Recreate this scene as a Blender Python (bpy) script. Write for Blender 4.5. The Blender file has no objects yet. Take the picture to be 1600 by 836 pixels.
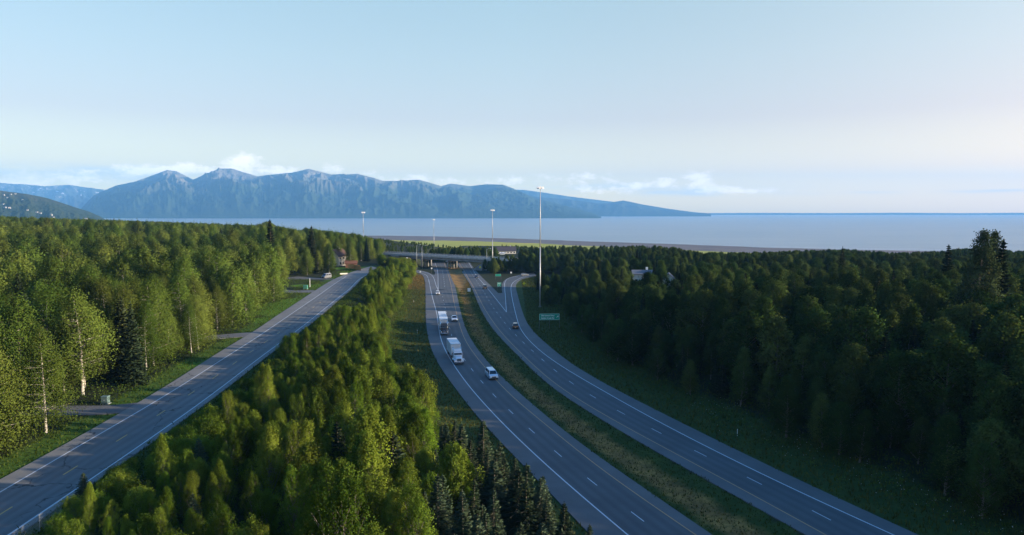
import bpy, math, random
import numpy as np
from mathutils import Vector, Matrix
from mathutils.geometry import tessellate_polygon

# ------------------------------------------------------------------ scene, camera, sky, sun
S = bpy.context.scene
CAMZ = 38.0
FPX = 1100.0
HORIZ = 330.0
PITCH = math.atan((418-HORIZ)/FPX)
cam = bpy.data.objects.new("camera", bpy.data.cameras.new("camera"))
S.collection.objects.link(cam); S.camera = cam
cam.location = (0, 0, CAMZ)
cam.rotation_euler = (math.pi/2-PITCH, 0, 0)
cam.data.sensor_width = 36.0
cam.data.lens = 36.0*FPX/1600.0
cam.data.clip_start = 0.5; cam.data.clip_end = 90000
SUN_EL = math.radians(12.5)
SUN_AZ = math.radians(100.0)          # clockwise from +Y (camera heading)
SKY_STRENGTH = 0.15
SUN_STRENGTH = 5.0
EXPOSURE = 1.2
HAZE = 5.6e-5
S.view_settings.view_transform = 'Standard'
S.view_settings.look = 'None'
S.view_settings.gamma = 1.0
S.view_settings.use_curve_mapping = False
S.view_settings.exposure = EXPOSURE
S.render.engine = 'CYCLES'
S.cycles.max_bounces = 6
S.cycles.diffuse_bounces = 3
S.cycles.transmission_bounces = 4
S.cycles.volume_bounces = 1

def nn(nt, typ, **kw):
    n = nt.nodes.new(typ)
    for k, v in kw.items():
        if k == 'inp':
            for kk, vv in v.items(): n.inputs[kk].default_value = vv
        else: setattr(n, k, v)
    return n
def mth(nt, op, a, b=None, c=None, clamp=False):
    n = nt.nodes.new('ShaderNodeMath'); n.operation = op; n.use_clamp = clamp
    for i, v in enumerate((a, b, c)):
        if v is None: continue
        if isinstance(v, (int, float)): n.inputs[i].default_value = v
        else: nt.links.new(v, n.inputs[i])
    return n.outputs[0]
def mixc(nt, f, a, b, mode='MIX'):
    n = nt.nodes.new('ShaderNodeMix'); n.data_type = 'RGBA'; n.blend_type = mode
    for i, v in ((0, f), (6, a), (7, b)):
        if isinstance(v, (int, float)): n.inputs[i].default_value = v
        elif isinstance(v, tuple): n.inputs[i].default_value = (*v[:3], 1)
        else: nt.links.new(v, n.inputs[i])
    return n.outputs[2]

# world sky: Nishita with low clouds near the horizon, laid out by direction
W = bpy.data.worlds.new("World"); S.world = W; W.use_nodes = True
nt = W.node_tree; nt.nodes.clear()
sky = nn(nt, 'ShaderNodeTexSky', sky_type='NISHITA', sun_disc=False)
sky.sun_elevation = SUN_EL; sky.sun_rotation = SUN_AZ
sky.altitude = 0; sky.air_density = 1.0; sky.dust_density = 0.6; sky.ozone_density = 1.6
tc = nn(nt, 'ShaderNodeTexCoord')
sep = nn(nt, 'ShaderNodeSeparateXYZ'); nt.links.new(tc.outputs['Generated'], sep.inputs[0])
azn = mth(nt, 'ARCTAN2', sep.outputs[0], sep.outputs[1])
eln = mth(nt, 'ARCSINE', sep.outputs[2])
# air tint by elevation: paler and whiter low down, deeper blue toward the zenith
ramp = nn(nt, 'ShaderNodeValToRGB')
elr = mth(nt, 'DIVIDE', eln, 1.5708, clamp=True)
nt.links.new(elr, ramp.inputs[0])
SKYTINT = [(0.0, (1.44, 1.35, .90)), (0.035, (1.18, .87, .60)), (0.08, (.98, .705, .61)), (0.13, (1.04, .84, .70)), (0.20, (1.10, .98, .80)), (0.32, (0.31, 0.75, 1.16)), (1.0, (0.10, 0.71, 1.52))]
cr = ramp.color_ramp
while len(cr.elements) < len(SKYTINT): cr.elements.new(0.5)
for e, (p, c) in zip(cr.elements, SKYTINT): e.position = p; e.color = (*[v/2.0 for v in c], 1)
skyc = mixc(nt, 1.0, sky.outputs[0], ramp.outputs[0], 'MULTIPLY')
skyc = mixc(nt, 1.0, skyc, (2.0, 2.0, 2.0), 'MULTIPLY')
# brighter, milkier air toward the sun side
azr = nn(nt, 'ShaderNodeValToRGB'); nt.links.new(mth(nt, 'MULTIPLY_ADD', azn, 1/1.4, .5, clamp=True), azr.inputs[0])
AZT = [(0.0, (.74, .77, .80)), (.5, (.99, .98, .96)), (1.0, (1.08, .92, .84))]
while len(azr.color_ramp.elements) < 3: azr.color_ramp.elements.new(.5)
for e, (p, c) in zip(azr.color_ramp.elements, AZT): e.position = p; e.color = (*[v/1.2 for v in c], 1)
skyc = mixc(nt, 1.0, skyc, azr.outputs[0], 'MULTIPLY'); skyc = mixc(nt, 1.0, skyc, (1.2, 1.2, 1.2), 'MULTIPLY')
# clouds
comb = nn(nt, 'ShaderNodeCombineXYZ')
nt.links.new(mth(nt, 'MULTIPLY', azn, 1.0), comb.inputs[0]); nt.links.new(mth(nt, 'MULTIPLY', eln, 1.9), comb.inputs[1])
cn = nn(nt, 'ShaderNodeTexNoise', inp={'Scale': 34.0, 'Detail': 9.0, 'Roughness': 0.62, 'Distortion': 0.25})
nt.links.new(comb.outputs[0], cn.inputs['Vector'])
comb2 = nn(nt, 'ShaderNodeCombineXYZ')
nt.links.new(azn, comb2.inputs[0]); nt.links.new(mth(nt, 'MULTIPLY', eln, 7.0), comb2.inputs[1])
cn2 = nn(nt, 'ShaderNodeTexNoise', inp={'Scale': 9.0, 'Detail': 5.0, 'Roughness': 0.55})
nt.links.new(comb2.outputs[0], cn2.inputs['Vector'])
def ell(px, py, sx, sy, w):
    a = math.atan((px-800)/FPX); e = math.atan((HORIZ-py)/FPX*math.cos(a))
    da = mth(nt, 'DIVIDE', mth(nt, 'SUBTRACT', azn, a), sx/FPX)
    de = mth(nt, 'DIVIDE', mth(nt, 'SUBTRACT', eln, e), sy/FPX)
    r2 = mth(nt, 'ADD', mth(nt, 'MULTIPLY', da, da), mth(nt, 'MULTIPLY', de, de))
    return mth(nt, 'MULTIPLY', mth(nt, 'EXPONENT', mth(nt, 'MULTIPLY', r2, -1.0)), w)
CUM = [(388, 256, 34, 14, 1.2), (285, 264, 34, 9, 1.0), (205, 267, 55, 9, .9), (95, 277, 60, 9, .85), (528, 266, 20, 8, .9), (330, 268, 60, 7, .7),
       (800, 283, 30, 9, .9), (905, 277, 55, 10, .85), (990, 291, 34, 9, .85), (1045, 284, 18, 11, 1.0), (1097, 283, 24, 13, 1.25), (590, 270, 40, 6, .6),
       (1130, 295, 40, 7, .8), (925, 297, 48, 8, .8), (20, 285, 60, 9, .85), (640, 280, 60, 7, .7), (710, 284, 50, 7, .7), (450, 268, 50, 7, .6), (1180, 298, 40, 5, .6)]
den = None
for c in CUM:
    v = ell(*c); den = v if den is None else mth(nt, 'ADD', den, v)
cn3 = nn(nt, 'ShaderNodeTexNoise', inp={'Scale': 95.0, 'Detail': 7.0, 'Roughness': 0.6}); nt.links.new(comb.outputs[0], cn3.inputs['Vector'])
nz = mth(nt, 'ADD', mth(nt, 'MULTIPLY', mth(nt, 'SUBTRACT', cn.outputs[0], .5), 3.4), mth(nt, 'MULTIPLY', mth(nt, 'SUBTRACT', cn3.outputs[0], .5), 1.8))
d1 = mth(nt, 'MULTIPLY', mth(nt, 'ADD', mth(nt, 'MULTIPLY', den, .95), mth(nt, 'SUBTRACT', nz, .42)), 1.2, clamp=True)
d1 = mth(nt, 'MULTIPLY', d1, mth(nt, 'MULTIPLY', den, 2.0, clamp=True))
THIN = [(60, 270, 150, 11, 1.0), (940, 296, 190, 10, 1.0), (260, 280, 160, 8, .6), (1120, 300, 90, 6, .7), (1430, 301, 120, 2.5, .8), (1590, 297, 40, 1.5, .8), (100, 262, 130, 5, .4)]
den2 = None
for c in THIN:
    v = ell(*c); den2 = v if den2 is None else mth(nt, 'ADD', den2, v)
d2 = mth(nt, 'MULTIPLY', mth(nt, 'MULTIPLY', den2, mth(nt, 'MULTIPLY', mth(nt, 'SUBTRACT', cn2.outputs[0], 0.36), 3.2, clamp=True)), 0.6, clamp=True)
CLOUDTHIN = (2.3, 2.9, 3.6); CLOUDLIT = (7.6, 6.6, 5.9)
# CLOUDHOOK
skyc = mixc(nt, d2, skyc, CLOUDTHIN)
skyc = mixc(nt, mth(nt, 'MULTIPLY', d1, 0.5), skyc, CLOUDLIT)
bg = nn(nt, 'ShaderNodeBackground'); bg.inputs[1].default_value = SKY_STRENGTH
nt.links.new(skyc, bg.inputs[0])
wo = nn(nt, 'ShaderNodeOutputWorld'); nt.links.new(bg.outputs[0], wo.inputs[0])

sl = bpy.data.lights.new("sun", 'SUN'); sl.energy = SUN_STRENGTH; sl.angle = math.radians(0.53); sl.color = (1.0, 0.84, 0.62)
sun = bpy.data.objects.new("sun", sl); S.collection.objects.link(sun)
sd = Vector((math.sin(SUN_AZ)*math.cos(SUN_EL), math.cos(SUN_AZ)*math.cos(SUN_EL), math.sin(SUN_EL)))
sun.rotation_euler = sd.to_track_quat('Z', 'Y').to_euler(); sun.location = (200, -50, 150)

# ------------------------------------------------------------------ helpers
COL = S.collection
def at(px, py, z=0.0):
    """ground point (height z) under a pixel of the 1600x836 photograph"""
    cx, cy = px-800.0, 418.0-py
    dz = -math.sin(PITCH)*FPX + math.cos(PITCH)*cy
    dy = math.cos(PITCH)*FPX + math.sin(PITCH)*cy
    t = (z-CAMZ)/dz
    return (cx*t, dy*t)
def atd(px, y):
    """x of pixel column px at forward distance y (near the horizon)"""
    return (px-800.0)/FPX*y
def zat(py, y): return CAMZ - (py-HORIZ)/FPX*y
def proj(x, y, z):
    dz = z-CAMZ
    f = y*math.cos(PITCH) - dz*math.sin(PITCH); u = y*math.sin(PITCH)+dz*math.cos(PITCH)
    f = np.maximum(f, 0.1) if isinstance(f, np.ndarray) else max(f, .1)
    return 800+FPX*x/f, 418-FPX*u/f
def tag(o, label=None, cat=None, group=None, kind=None):
    if label: o['label'] = label
    if cat: o['category'] = cat
    if group: o['group'] = group
    if kind: o['kind'] = kind
    return o
def link(o, parent=None):
    COL.objects.link(o)
    if parent is not None: o.parent = parent
    return o
def empty(name, loc, rz=0.0):
    o = bpy.data.objects.new(name, None); o.location = loc; o.rotation_euler = (0, 0, rz); o.empty_display_size = .5
    return link(o)
def copy_tree(o, parent=None):
    c = o.copy(); COL.objects.link(c)
    if parent is not None: c.parent = parent
    for ch in list(o.children): copy_tree(ch, c)
    return c

class MB:
    def __init__(s): s.v = []; s.f = []
    def quad(s, *p):
        n = len(s.v); s.v += [tuple(q) for q in p]; s.f.append(tuple(range(n, n+len(p)))); return s
    def box(s, x0, x1, y0, y1, z0, z1, tx=0.0, ty=0.0):
        n = len(s.v)
        s.v += [(x0, y0, z0), (x1, y0, z0), (x1, y1, z0), (x0, y1, z0), (x0+tx, y0+ty, z1), (x1-tx, y0+ty, z1), (x1-tx, y1-ty, z1), (x0+tx, y1-ty, z1)]
        for q in ((0, 3, 2, 1), (4, 5, 6, 7), (0, 1, 5, 4), (1, 2, 6, 5), (2, 3, 7, 6), (3, 0, 4, 7)): s.f.append(tuple(n+i for i in q))
        return s
    def prof(s, pts, x0, x1, inset=0.0, ind=0.06):
        """side profile pts (y,z) extruded across x, corners eased by an inset ring"""
        cy = sum(p[0] for p in pts)/len(pts); cz = sum(p[1] for p in pts)/len(pts)
        rings = []
        xs = [(x0, ind), (x0+inset, 0), (x1-inset, 0), (x1, ind)] if inset else [(x0, 0), (x1, 0)]
        for x, sh in xs:
            n = len(s.v); rings.append(n)
            for (y, z) in pts:
                dy, dz = cy-y, cz-z; l = math.hypot(dy, dz) or 1
                s.v.append((x, y+dy/l*sh, z+dz/l*sh))
        m = len(pts)
        for a, b in zip(rings[:-1], rings[1:]):
            for i in range(m):
                j = (i+1) % m; s.f.append((a+i, a+j, b+j, b+i))
        s.f.append(tuple(rings[0]+i for i in range(m))[::-1]); s.f.append(tuple(rings[-1]+i for i in range(m)))
        return s
    def tube(s, p0, p1, r0, r1=None, n=8, caps=True):
        r1 = r0 if r1 is None else r1
        p0, p1 = Vector(p0), Vector(p1); d = (p1-p0).normalized()
        a = d.orthogonal().normalized(); b = d.cross(a)
        k = len(s.v)
        for p, r in ((p0, r0), (p1, r1)):
            for i in range(n):
                t = 2*math.pi*i/n; s.v.append(tuple(p+a*(r*math.cos(t))+b*(r*math.sin(t))))
        for i in range(n):
            j = (i+1) % n; s.f.append((k+i, k+j, k+n+j, k+n+i))
        if caps: s.f.append(tuple(k+i for i in range(n))[::-1]); s.f.append(tuple(k+n+i for i in range(n)))
        return s
    def build(s, name, mat, parent=None, smooth=False, bevel=0.0):
        me = bpy.data.meshes.new(name); me.from_pydata(s.v, [], s.f); me.update()
        if mat: me.materials.append(mat)
        if smooth:
            me.polygons.foreach_set('use_smooth', [True]*len(me.polygons))
        o = bpy.data.objects.new(name, me); link(o, parent)
        if bevel:
            b = o.modifiers.new('bevel', 'BEVEL'); b.width = bevel; b.segments = 2; b.limit_method = 'ANGLE'
        return o

def npmesh(name, verts, faces_n, idx, mat, attr=None, smooth=False):
    """fast mesh: verts (N,3), faces all with faces_n corners, idx flat"""
    me = bpy.data.meshes.new(name)
    nf = len(idx)//faces_n
    me.vertices.add(len(verts)); me.vertices.foreach_set('co', np.ascontiguousarray(verts, dtype=np.float32).ravel())
    me.loops.add(len(idx)); me.loops.foreach_set('vertex_index', np.ascontiguousarray(idx, dtype=np.int32))
    me.polygons.add(nf); me.polygons.foreach_set('loop_start', np.arange(nf, dtype=np.int32)*faces_n)
    try: me.polygons.foreach_set('loop_total', np.full(nf, faces_n, dtype=np.int32))
    except Exception: pass
    if smooth: me.polygons.foreach_set('use_smooth', np.ones(nf, dtype=bool))
    me.update(calc_edges=True)
    if attr is not None:
        for an, (dom, arr) in attr.items():
            a = me.attributes.new(an, 'FLOAT_COLOR', dom); a.data.foreach_set('color', np.ascontiguousarray(arr, dtype=np.float32).ravel())
    if mat: me.materials.append(mat)
    return me

# ------------------------------------------------------------------ materials
MATS = {}
def mat(name, col, rough=0.6, metal=0.0, spec=0.5, coat=0.0, vary=0.0, scale=3.0, bump=0.0, col2=None, bscale=None, coord='Object', detail=5.0):
    if name in MATS: return MATS[name]
    m = bpy.data.materials.new(name); m.use_nodes = True; t = m.node_tree
    b = t.nodes['Principled BSDF']
    b.inputs['Roughness'].default_value = rough; b.inputs['Metallic'].default_value = metal
    b.inputs['Specular IOR Level'].default_value = spec; b.inputs['Coat Weight'].default_value = coat
    c = t.nodes.new('ShaderNodeTexCoord')
    n = nn(t, 'ShaderNodeTexNoise', inp={'Scale': scale, 'Detail': detail, 'Roughness': 0.6}); t.links.new(c.outputs[coord], n.inputs['Vector'])
    c2 = col2 or tuple(max(0, v*(1-vary)) for v in col)
    c1 = col if col2 else tuple(min(1, v*(1+vary)) for v in col)
    f = mth(t, 'MULTIPLY', mth(t, 'SUBTRACT', n.outputs[0], .32), 2.8, clamp=True)
    t.links.new(mixc(t, f, c1, c2), b.inputs['Base Color'])
    if bump:
        n2 = nn(t, 'ShaderNodeTexNoise', inp={'Scale': bscale or scale*6, 'Detail': 4.0}); t.links.new(c.outputs[coord], n2.inputs['Vector'])
        bp = nn(t, 'ShaderNodeBump', inp={'Strength': bump, 'Distance': 0.05}); t.links.new(n2.outputs[0], bp.inputs['Height']); t.links.new(bp.outputs[0], b.inputs['Normal'])
    MATS[name] = m
    return m

def asphalt(name, base, seams=False, tracks=False, cracks=False):
    m = bpy.data.materials.new(name); m.use_nodes = True; t = m.node_tree
    b = t.nodes['Principled BSDF']; b.inputs['Roughness'].default_value = 0.75; b.inputs['Specular IOR Level'].default_value = 0.35
    c = t.nodes.new('ShaderNodeTexCoord')
    n = nn(t, 'ShaderNodeTexNoise', inp={'Scale': 0.12, 'Detail': 6.0, 'Roughness': 0.65}); t.links.new(c.outputs['Object'], n.inputs['Vector'])
    n2 = nn(t, 'ShaderNodeTexNoise', inp={'Scale': 5.0, 'Detail': 3.0}); t.links.new(c.outputs['Object'], n2.inputs['Vector'])
    col = mixc(t, mth(t, 'MULTIPLY', mth(t, 'SUBTRACT', n.outputs[0], .3), 2.5, clamp=True), tuple(v*0.78 for v in base), tuple(v*1.22 for v in base))
    col = mixc(t, mth(t, 'MULTIPLY', n2.outputs[0], .5), col, tuple(v*0.8 for v in base))
    if tracks:
        uv = nn(t, 'ShaderNodeUVMap'); sp = nn(t, 'ShaderNodeSeparateXYZ'); t.links.new(uv.outputs[0], sp.inputs[0])
        # wheel paths: u metres across, v metres along
        n3 = nn(t, 'ShaderNodeTexNoise', inp={'Scale': 1.0, 'Detail': 4.0})
        cb = nn(t, 'ShaderNodeCombineXYZ'); t.links.new(mth(t, 'MULTIPLY', sp.outputs[0], 2.6), cb.inputs[0]); t.links.new(mth(t, 'MULTIPLY', sp.outputs[1], 0.03), cb.inputs[1]); t.links.new(cb.outputs[0], n3.inputs['Vector'])
        wv = mth(t, 'MULTIPLY_ADD', mth(t, 'COSINE', mth(t, 'MULTIPLY', sp.outputs[0], 2*math.pi/1.83)), -0.5, 0.5)
        fac = mth(t, 'MULTIPLY', mth(t, 'ADD', mth(t, 'MULTIPLY', wv, .62), mth(t, 'MULTIPLY', n3.outputs[0], .5)), .62, clamp=True)
        col = mixc(t, fac, col, tuple(v*0.5 for v in base))
    if cracks:
        v = nn(t, 'ShaderNodeTexVoronoi', feature='DISTANCE_TO_EDGE', inp={'Scale': 0.085}); 
        nz = nn(t, 'ShaderNodeTexNoise', inp={'Scale': .5, 'Detail': 4.0}); t.links.new(c.outputs['Object'], nz.inputs['Vector'])
        vm = nn(t, 'ShaderNodeVectorMath', operation='MULTIPLY_ADD'); t.links.new(nz.outputs[1], vm.inputs[0]); vm.inputs[1].default_value = (5, 5, 0); t.links.new(c.outputs['Object'], vm.inputs[2])
        t.links.new(vm.outputs[0], v.inputs['Vector'])
        cf = mth(t, 'MULTIPLY', mth(t, 'SUBTRACT', 0.012, v.outputs[0]), 200, clamp=True)
        gate = mth(t, 'MULTIPLY', mth(t, 'SUBTRACT', n.outputs[0], .42), 9, clamp=True)
        col = mixc(t, mth(t, 'MULTIPLY', mth(t, 'MULTIPLY', cf, gate), .75), col, (.018, .018, .018))
    t.links.new(col, b.inputs['Base Color'])
    bp = nn(t, 'ShaderNodeBump', inp={'Strength': .2, 'Distance': 0.02}); t.links.new(n2.outputs[0], bp.inputs['Height']); t.links.new(bp.outputs[0], b.inputs['Normal'])
    return m
M_SHOULDER = asphalt('asphalt_shoulder', (.122, .120, .118))
M_LANES = asphalt('asphalt_lanes', (.106, .112, .116), tracks=True)
M_SIDE = asphalt('asphalt_side_road', (.20, .19, .175), cracks=True)
M_SIDEL = asphalt('asphalt_side_lanes', (.19, .185, .175), cracks=True, tracks=True)
M_DRIVE = asphalt('asphalt_driveway', (.13, .125, .12))
def paint(name, col, wear):
    m = bpy.data.materials.new(name); m.use_nodes = True; t = m.node_tree
    b = t.nodes['Principled BSDF']; b.inputs['Roughness'].default_value = .6
    c = t.nodes.new('ShaderNodeTexCoord')
    n = nn(t, 'ShaderNodeTexNoise', inp={'Scale': 2.2, 'Detail': 8.0, 'Roughness': .75}); t.links.new(c.outputs['Object'], n.inputs['Vector'])
    f = mth(t, 'MULTIPLY', mth(t, 'SUBTRACT', n.outputs[0], wear), 5, clamp=True)
    t.links.new(mixc(t, f, col, (.13, .13, .13)), b.inputs['Base Color'])
    return m
M_WHITE = paint('road_paint_white', (.62, .63, .64), .55)
M_YELLOW = paint('road_paint_yellow', (.50, .27, .10), .52)
M_YELLOWC = paint('road_paint_yellow_centre', (.66, .40, .10), .56)

def leafmat(name, c1, c2, trans=0.3, dryc=(.16, .14, .04), own=True):
    m = bpy.data.materials.new(name); m.use_nodes = True; t = m.node_tree; t.nodes.clear()
    a = nn(t, 'ShaderNodeAttribute', attribute_name='col'); sp = nn(t, 'ShaderNodeSeparateColor'); t.links.new(a.outputs['Color'], sp.inputs[0])
    oi = nn(t, 'ShaderNodeObjectInfo')
    r = mth(t, 'FRACT', mth(t, 'ADD', sp.outputs[1], oi.outputs['Random'])) if own else sp.outputs[1]
    k = mth(t, 'FRACT', mth(t, 'MULTIPLY', r, 7.13))
    col = mixc(t, r, c1, c2)
    br = mth(t, 'MULTIPLY_ADD', k, .75, .62)
    br = mth(t, 'MULTIPLY', br, mth(t, 'MULTIPLY_ADD', sp.outputs[0], .6, .7))
    col = mixc(t, 1.0, col, br, 'MULTIPLY')
    # some leaves drier
    dry = mth(t, 'MULTIPLY', mth(t, 'SUBTRACT', sp.outputs[2], .93), 8, clamp=True)
    col = mixc(t, dry, col, dryc)
    d = nn(t, 'ShaderNodeBsdfDiffuse'); tr = nn(t, 'ShaderNodeBsdfTranslucent'); mx = nn(t, 'ShaderNodeMixShader'); mx.inputs[0].default_value = trans
    # leaves shade by the direction their part of the crown faces
    na = nn(t, 'ShaderNodeAttribute', attribute_name='nrm'); vt = nn(t, 'ShaderNodeVectorTransform', vector_type='VECTOR', convert_from='OBJECT', convert_to='WORLD'); t.links.new(na.outputs['Vector'], vt.inputs[0])
    ge = nn(t, 'ShaderNodeNewGeometry'); v1 = nn(t, 'ShaderNodeVectorMath', operation='MULTIPLY_ADD'); t.links.new(vt.outputs[0], v1.inputs[0]); v1.inputs[1].default_value = (1.3, 1.3, 1.3)
    v0 = nn(t, 'ShaderNodeVectorMath', operation='SCALE'); t.links.new(ge.outputs['Normal'], v0.inputs[0]); v0.inputs['Scale'].default_value = .75; t.links.new(v0.outputs[0], v1.inputs[2])
    v2 = nn(t, 'ShaderNodeVectorMath', operation='NORMALIZE'); t.links.new(v1.outputs[0], v2.inputs[0]); t.links.new(v2.outputs[0], d.inputs['Normal']); t.links.new(v2.outputs[0], tr.inputs['Normal'])
    t.links.new(col, d.inputs[0]); t.links.new(mixc(t, 1.0, col, (1.25, 1.2, .55), 'MULTIPLY'), tr.inputs[0])
    t.links.new(d.outputs[0], mx.inputs[1]); t.links.new(tr.outputs[0], mx.inputs[2])
    o = nn(t, 'ShaderNodeOutputMaterial'); t.links.new(mx.outputs[0], o.inputs[0])
    MATS[name] = m
    return m
L_BIRCH = leafmat('birch_leaves', (.070, .128, .020), (.128, .162, .032), .25)
L_COTTON = leafmat('cottonwood_leaves', (.080, .145, .015), (.165, .205, .026), .35)
L_BRIGHT = leafmat('lime_leaves', (.13, .22, .02), (.13, .22, .02), .4)
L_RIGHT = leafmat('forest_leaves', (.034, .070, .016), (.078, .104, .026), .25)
L_SPRUCE = leafmat('spruce_needles', (.046, .070, .036), (.066, .092, .056), .08)
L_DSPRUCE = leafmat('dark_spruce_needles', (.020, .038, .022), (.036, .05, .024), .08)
L_UNDER = leafmat('undergrowth_leaves', (.040, .078, .012), (.075, .105, .020), .25, (.085, .095, .025), False)
L_GRASS = leafmat('grass_blades', (.045, .074, .013), (.15, .088, .028), .25, (.07, .08, .02), False)
M_BIRCHBARK = mat('birch_bark', (.62, .58, .50), .8, col2=(.14, .12, .10), scale=2.2, detail=2.0)
M_BARK = mat('grey_bark', (.16, .14, .11), .9, vary=.4, scale=4)
M_STEEL = mat('galvanised_steel', (.52, .54, .56), .45, .5, vary=.12, scale=1.0)
M_POLE = mat('pale_pole_metal', (.42, .43, .45), .45, .3, vary=.1, scale=1.0)
M_CONC = mat('concrete', (.42, .42, .40), .85, vary=.18, scale=.5, bump=.2)
M_CONCD = mat('dark_concrete', (.24, .24, .24), .85, vary=.25, scale=.4)  # darker concrete tone for girders, pier caps, columns and slope paving
M_RUB = mat('black_rubber', (.018, .018, .018), .85, vary=.2)
M_RIM = mat('wheel_alloy', (.45, .45, .47), .35, .8, vary=.1)
M_CHROME = mat('polished_chrome', (.72, .73, .75), .18, 1.0, vary=.05)
M_GLASS = mat('dark_window_glass', (.012, .016, .022), .06, spec=.9, vary=.1)
M_LAMP = mat('clear_headlight', (.85, .87, .9), .12, spec=.8, vary=.05)
M_TAIL = mat('red_taillight', (.22, .01, .01), .25, vary=.1)
M_BLACK = mat('black_plastic', (.02, .02, .022), .6, vary=.2)
M_WHITEP = mat('white_car_paint', (.78, .80, .82), .3, coat=.5, vary=.03, scale=2)
M_SILVER = mat('silver_blue_paint', (.60, .68, .76), .3, .1, coat=.5, vary=.04, scale=2)
M_DARKP = mat('black_car_paint', (.02, .022, .028), .25, coat=.6, vary=.1, scale=2)
M_BLUEP = mat('dark_blue_car_paint', (.02, .04, .09), .25, coat=.6, vary=.1, scale=2)
M_REDP = mat('maroon_car_paint', (.12, .02, .02), .3, coat=.6, vary=.1, scale=2)
M_GREYP = mat('grey_car_paint', (.22, .23, .25), .3, .3, coat=.6, vary=.06, scale=2)
M_TRAILER = mat('white_trailer_skin', (.66, .67, .67), .45, vary=.06, scale=.6)
M_TRAILER2 = mat('grey_trailer_skin', (.52, .55, .58), .45, vary=.06, scale=.6)
M_GREEN = mat('green_sign_face', (.0, .32, .20), .45, vary=.06)
M_SIGNW = mat('white_sign_face', (.82, .84, .82), .5, vary=.04)
M_SIGNY = mat('yellow_sign_face', (.80, .68, .03), .5, vary=.05)
M_SIGNK = mat('sign_black', (.02, .02, .02), .5, vary=.05)
M_CREAM = mat('cream_siding', (.72, .66, .56), .75, vary=.08, scale=1.5)
M_ROOFD = mat('dark_roof_shingles', (.055, .048, .058), .85, vary=.3, scale=2.5, bump=.3)
M_ROOFB = mat('brown_roof_shingles', (.07, .038, .03), .85, vary=.3, scale=2.5)
M_ROOFG = mat('grey_roof_shingles', (.14, .15, .17), .85, vary=.2, scale=2.5)
M_WOOD = mat('orange_stained_wood', (.60, .29, .09), .7, vary=.3, scale=2)
M_WOODB = mat('brown_wood', (.14, .06, .035), .8, vary=.3, scale=2)
# ------------------------------------------------------------------ road lines traced on the ground
FZ = 6.5          # height of the side road above the highway
def crs(pts, step=2.0, sm=2):
    """smooth curve through world points"""
    P = np.array(pts, float)
    seg = np.linalg.norm(np.diff(P, axis=0), axis=1); s = np.concatenate([[0], np.cumsum(seg)])
    n = max(4, int(s[-1]/step)); t = np.linspace(0, s[-1], n)
    E = np.vstack([2*P[0]-P[1], P, 2*P[-1]-P[-2]])
    out = []
    for tt in t:
        i = min(np.searchsorted(s, tt, side='right')-1, len(seg)-1)
        u = (tt-s[i])/max(seg[i], 1e-6); p0, p1, p2, p3 = E[i], E[i+1], E[i+2], E[i+3]
        # centripetal-ish tangents
        l0 = np.linalg.norm(p1-p0)+1e-6; l1 = np.linalg.norm(p2-p1)+1e-6; l2 = np.linalg.norm(p3-p2)+1e-6
        m1 = (p2-p0)/(l0+l1)*l1; m2 = (p3-p1)/(l1+l2)*l1
        out.append((2*u**3-3*u**2+1)*p1+(u**3-2*u**2+u)*m1+(-2*u**3+3*u**2)*p2+(u**3-u**2)*m2)
    Q = np.array(out)
    for _ in range(sm):
        k = 5
        if len(Q) <= 2*k: break
        pad = np.vstack([2*Q[0]-Q[k:0:-1], Q, 2*Q[-1]-Q[-2:-k-2:-1]])
        ker = np.ones(2*k+1)/(2*k+1)
        Q = np.stack([np.convolve(pad[:, j], ker, 'valid') for j in range(2)], 1)
    return Q
def tr(px, z=0.0, step=2.0, sm=2): return crs([at(x, y, z) for x, y in px], step, sm)
def extend(Q, d0=0, d1=0):
    Q = list(map(np.array, Q))
    if d0:
        t = (Q[0]-Q[3]); t = t/np.linalg.norm(t); Q = [Q[0]+t*d0*(i/8) for i in range(8, 0, -1)]+Q
    if d1:
        t = (Q[-1]-Q[-4]); t = t/np.linalg.norm(t); Q = Q+[Q[-1]+t*d1*(i/8) for i in range(1, 9)]
    return np.array(Q)
# all lists run from far (top of picture) to near (bottom)
W1 = extend(tr([(668.7,433),(671.6,446.5),(677,470),(682.6,490),(687.5,525),(697,550.4),(713.6,577),(735.4,607),(800,676.5),(904.4,772),(980.5,835.5)]), 0, 70)
W1R = tr([(650,424.2),(659,426.8),(666,430),(669.5,436),(671.8,447)], sm=0)
Y1 = extend(tr([(695,414),(697.5,421),(701,432),(704.5,445),(709.7,474),(717,503.5),(725.3,528.6),(738.7,550.4),(760.5,577),(800,619.8),(870.6,677.6),(941,735.5),(1011.7,784),(1085,834.3)]), 30, 70)
P1 = extend(tr([(645,424.6),(655,426),(661,431),(664,440),(664.8,450),(665,470),(665.5,500),(670,532),(682,563.8),(706,599),(752.8,659.3),(800,708.7),(860,770),(921,834)]), 0, 70)
P2 = extend(tr([(697,414),(700,421),(706,436),(711,447),(716,470),(725.3,507),(738.7,535),(759,562),(782,587),(800,604),(898.8,687),(969.4,737),(1110.5,834)]), 30, 70)
Y2 = extend(tr([(720,415),(724.5,422),(733,437),(738.5,446),(748,464.5),(757,482),(778.3,513.5),(800,537.5),(830,567),(870,602),(941,646.6),(1025.8,693),(1110.5,738),(1200,786),(1287.5,834.3)]), 30, 70)
P3 = extend(tr([(716,415),(721,423),(728,434),(735,445),(743,464),(752,485),(770,514),(800,546),(830,576),(862.8,606),(941,656),(1025.8,706),(1110,753),(1200,802),(1256.5,834)]), 30, 70)
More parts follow.
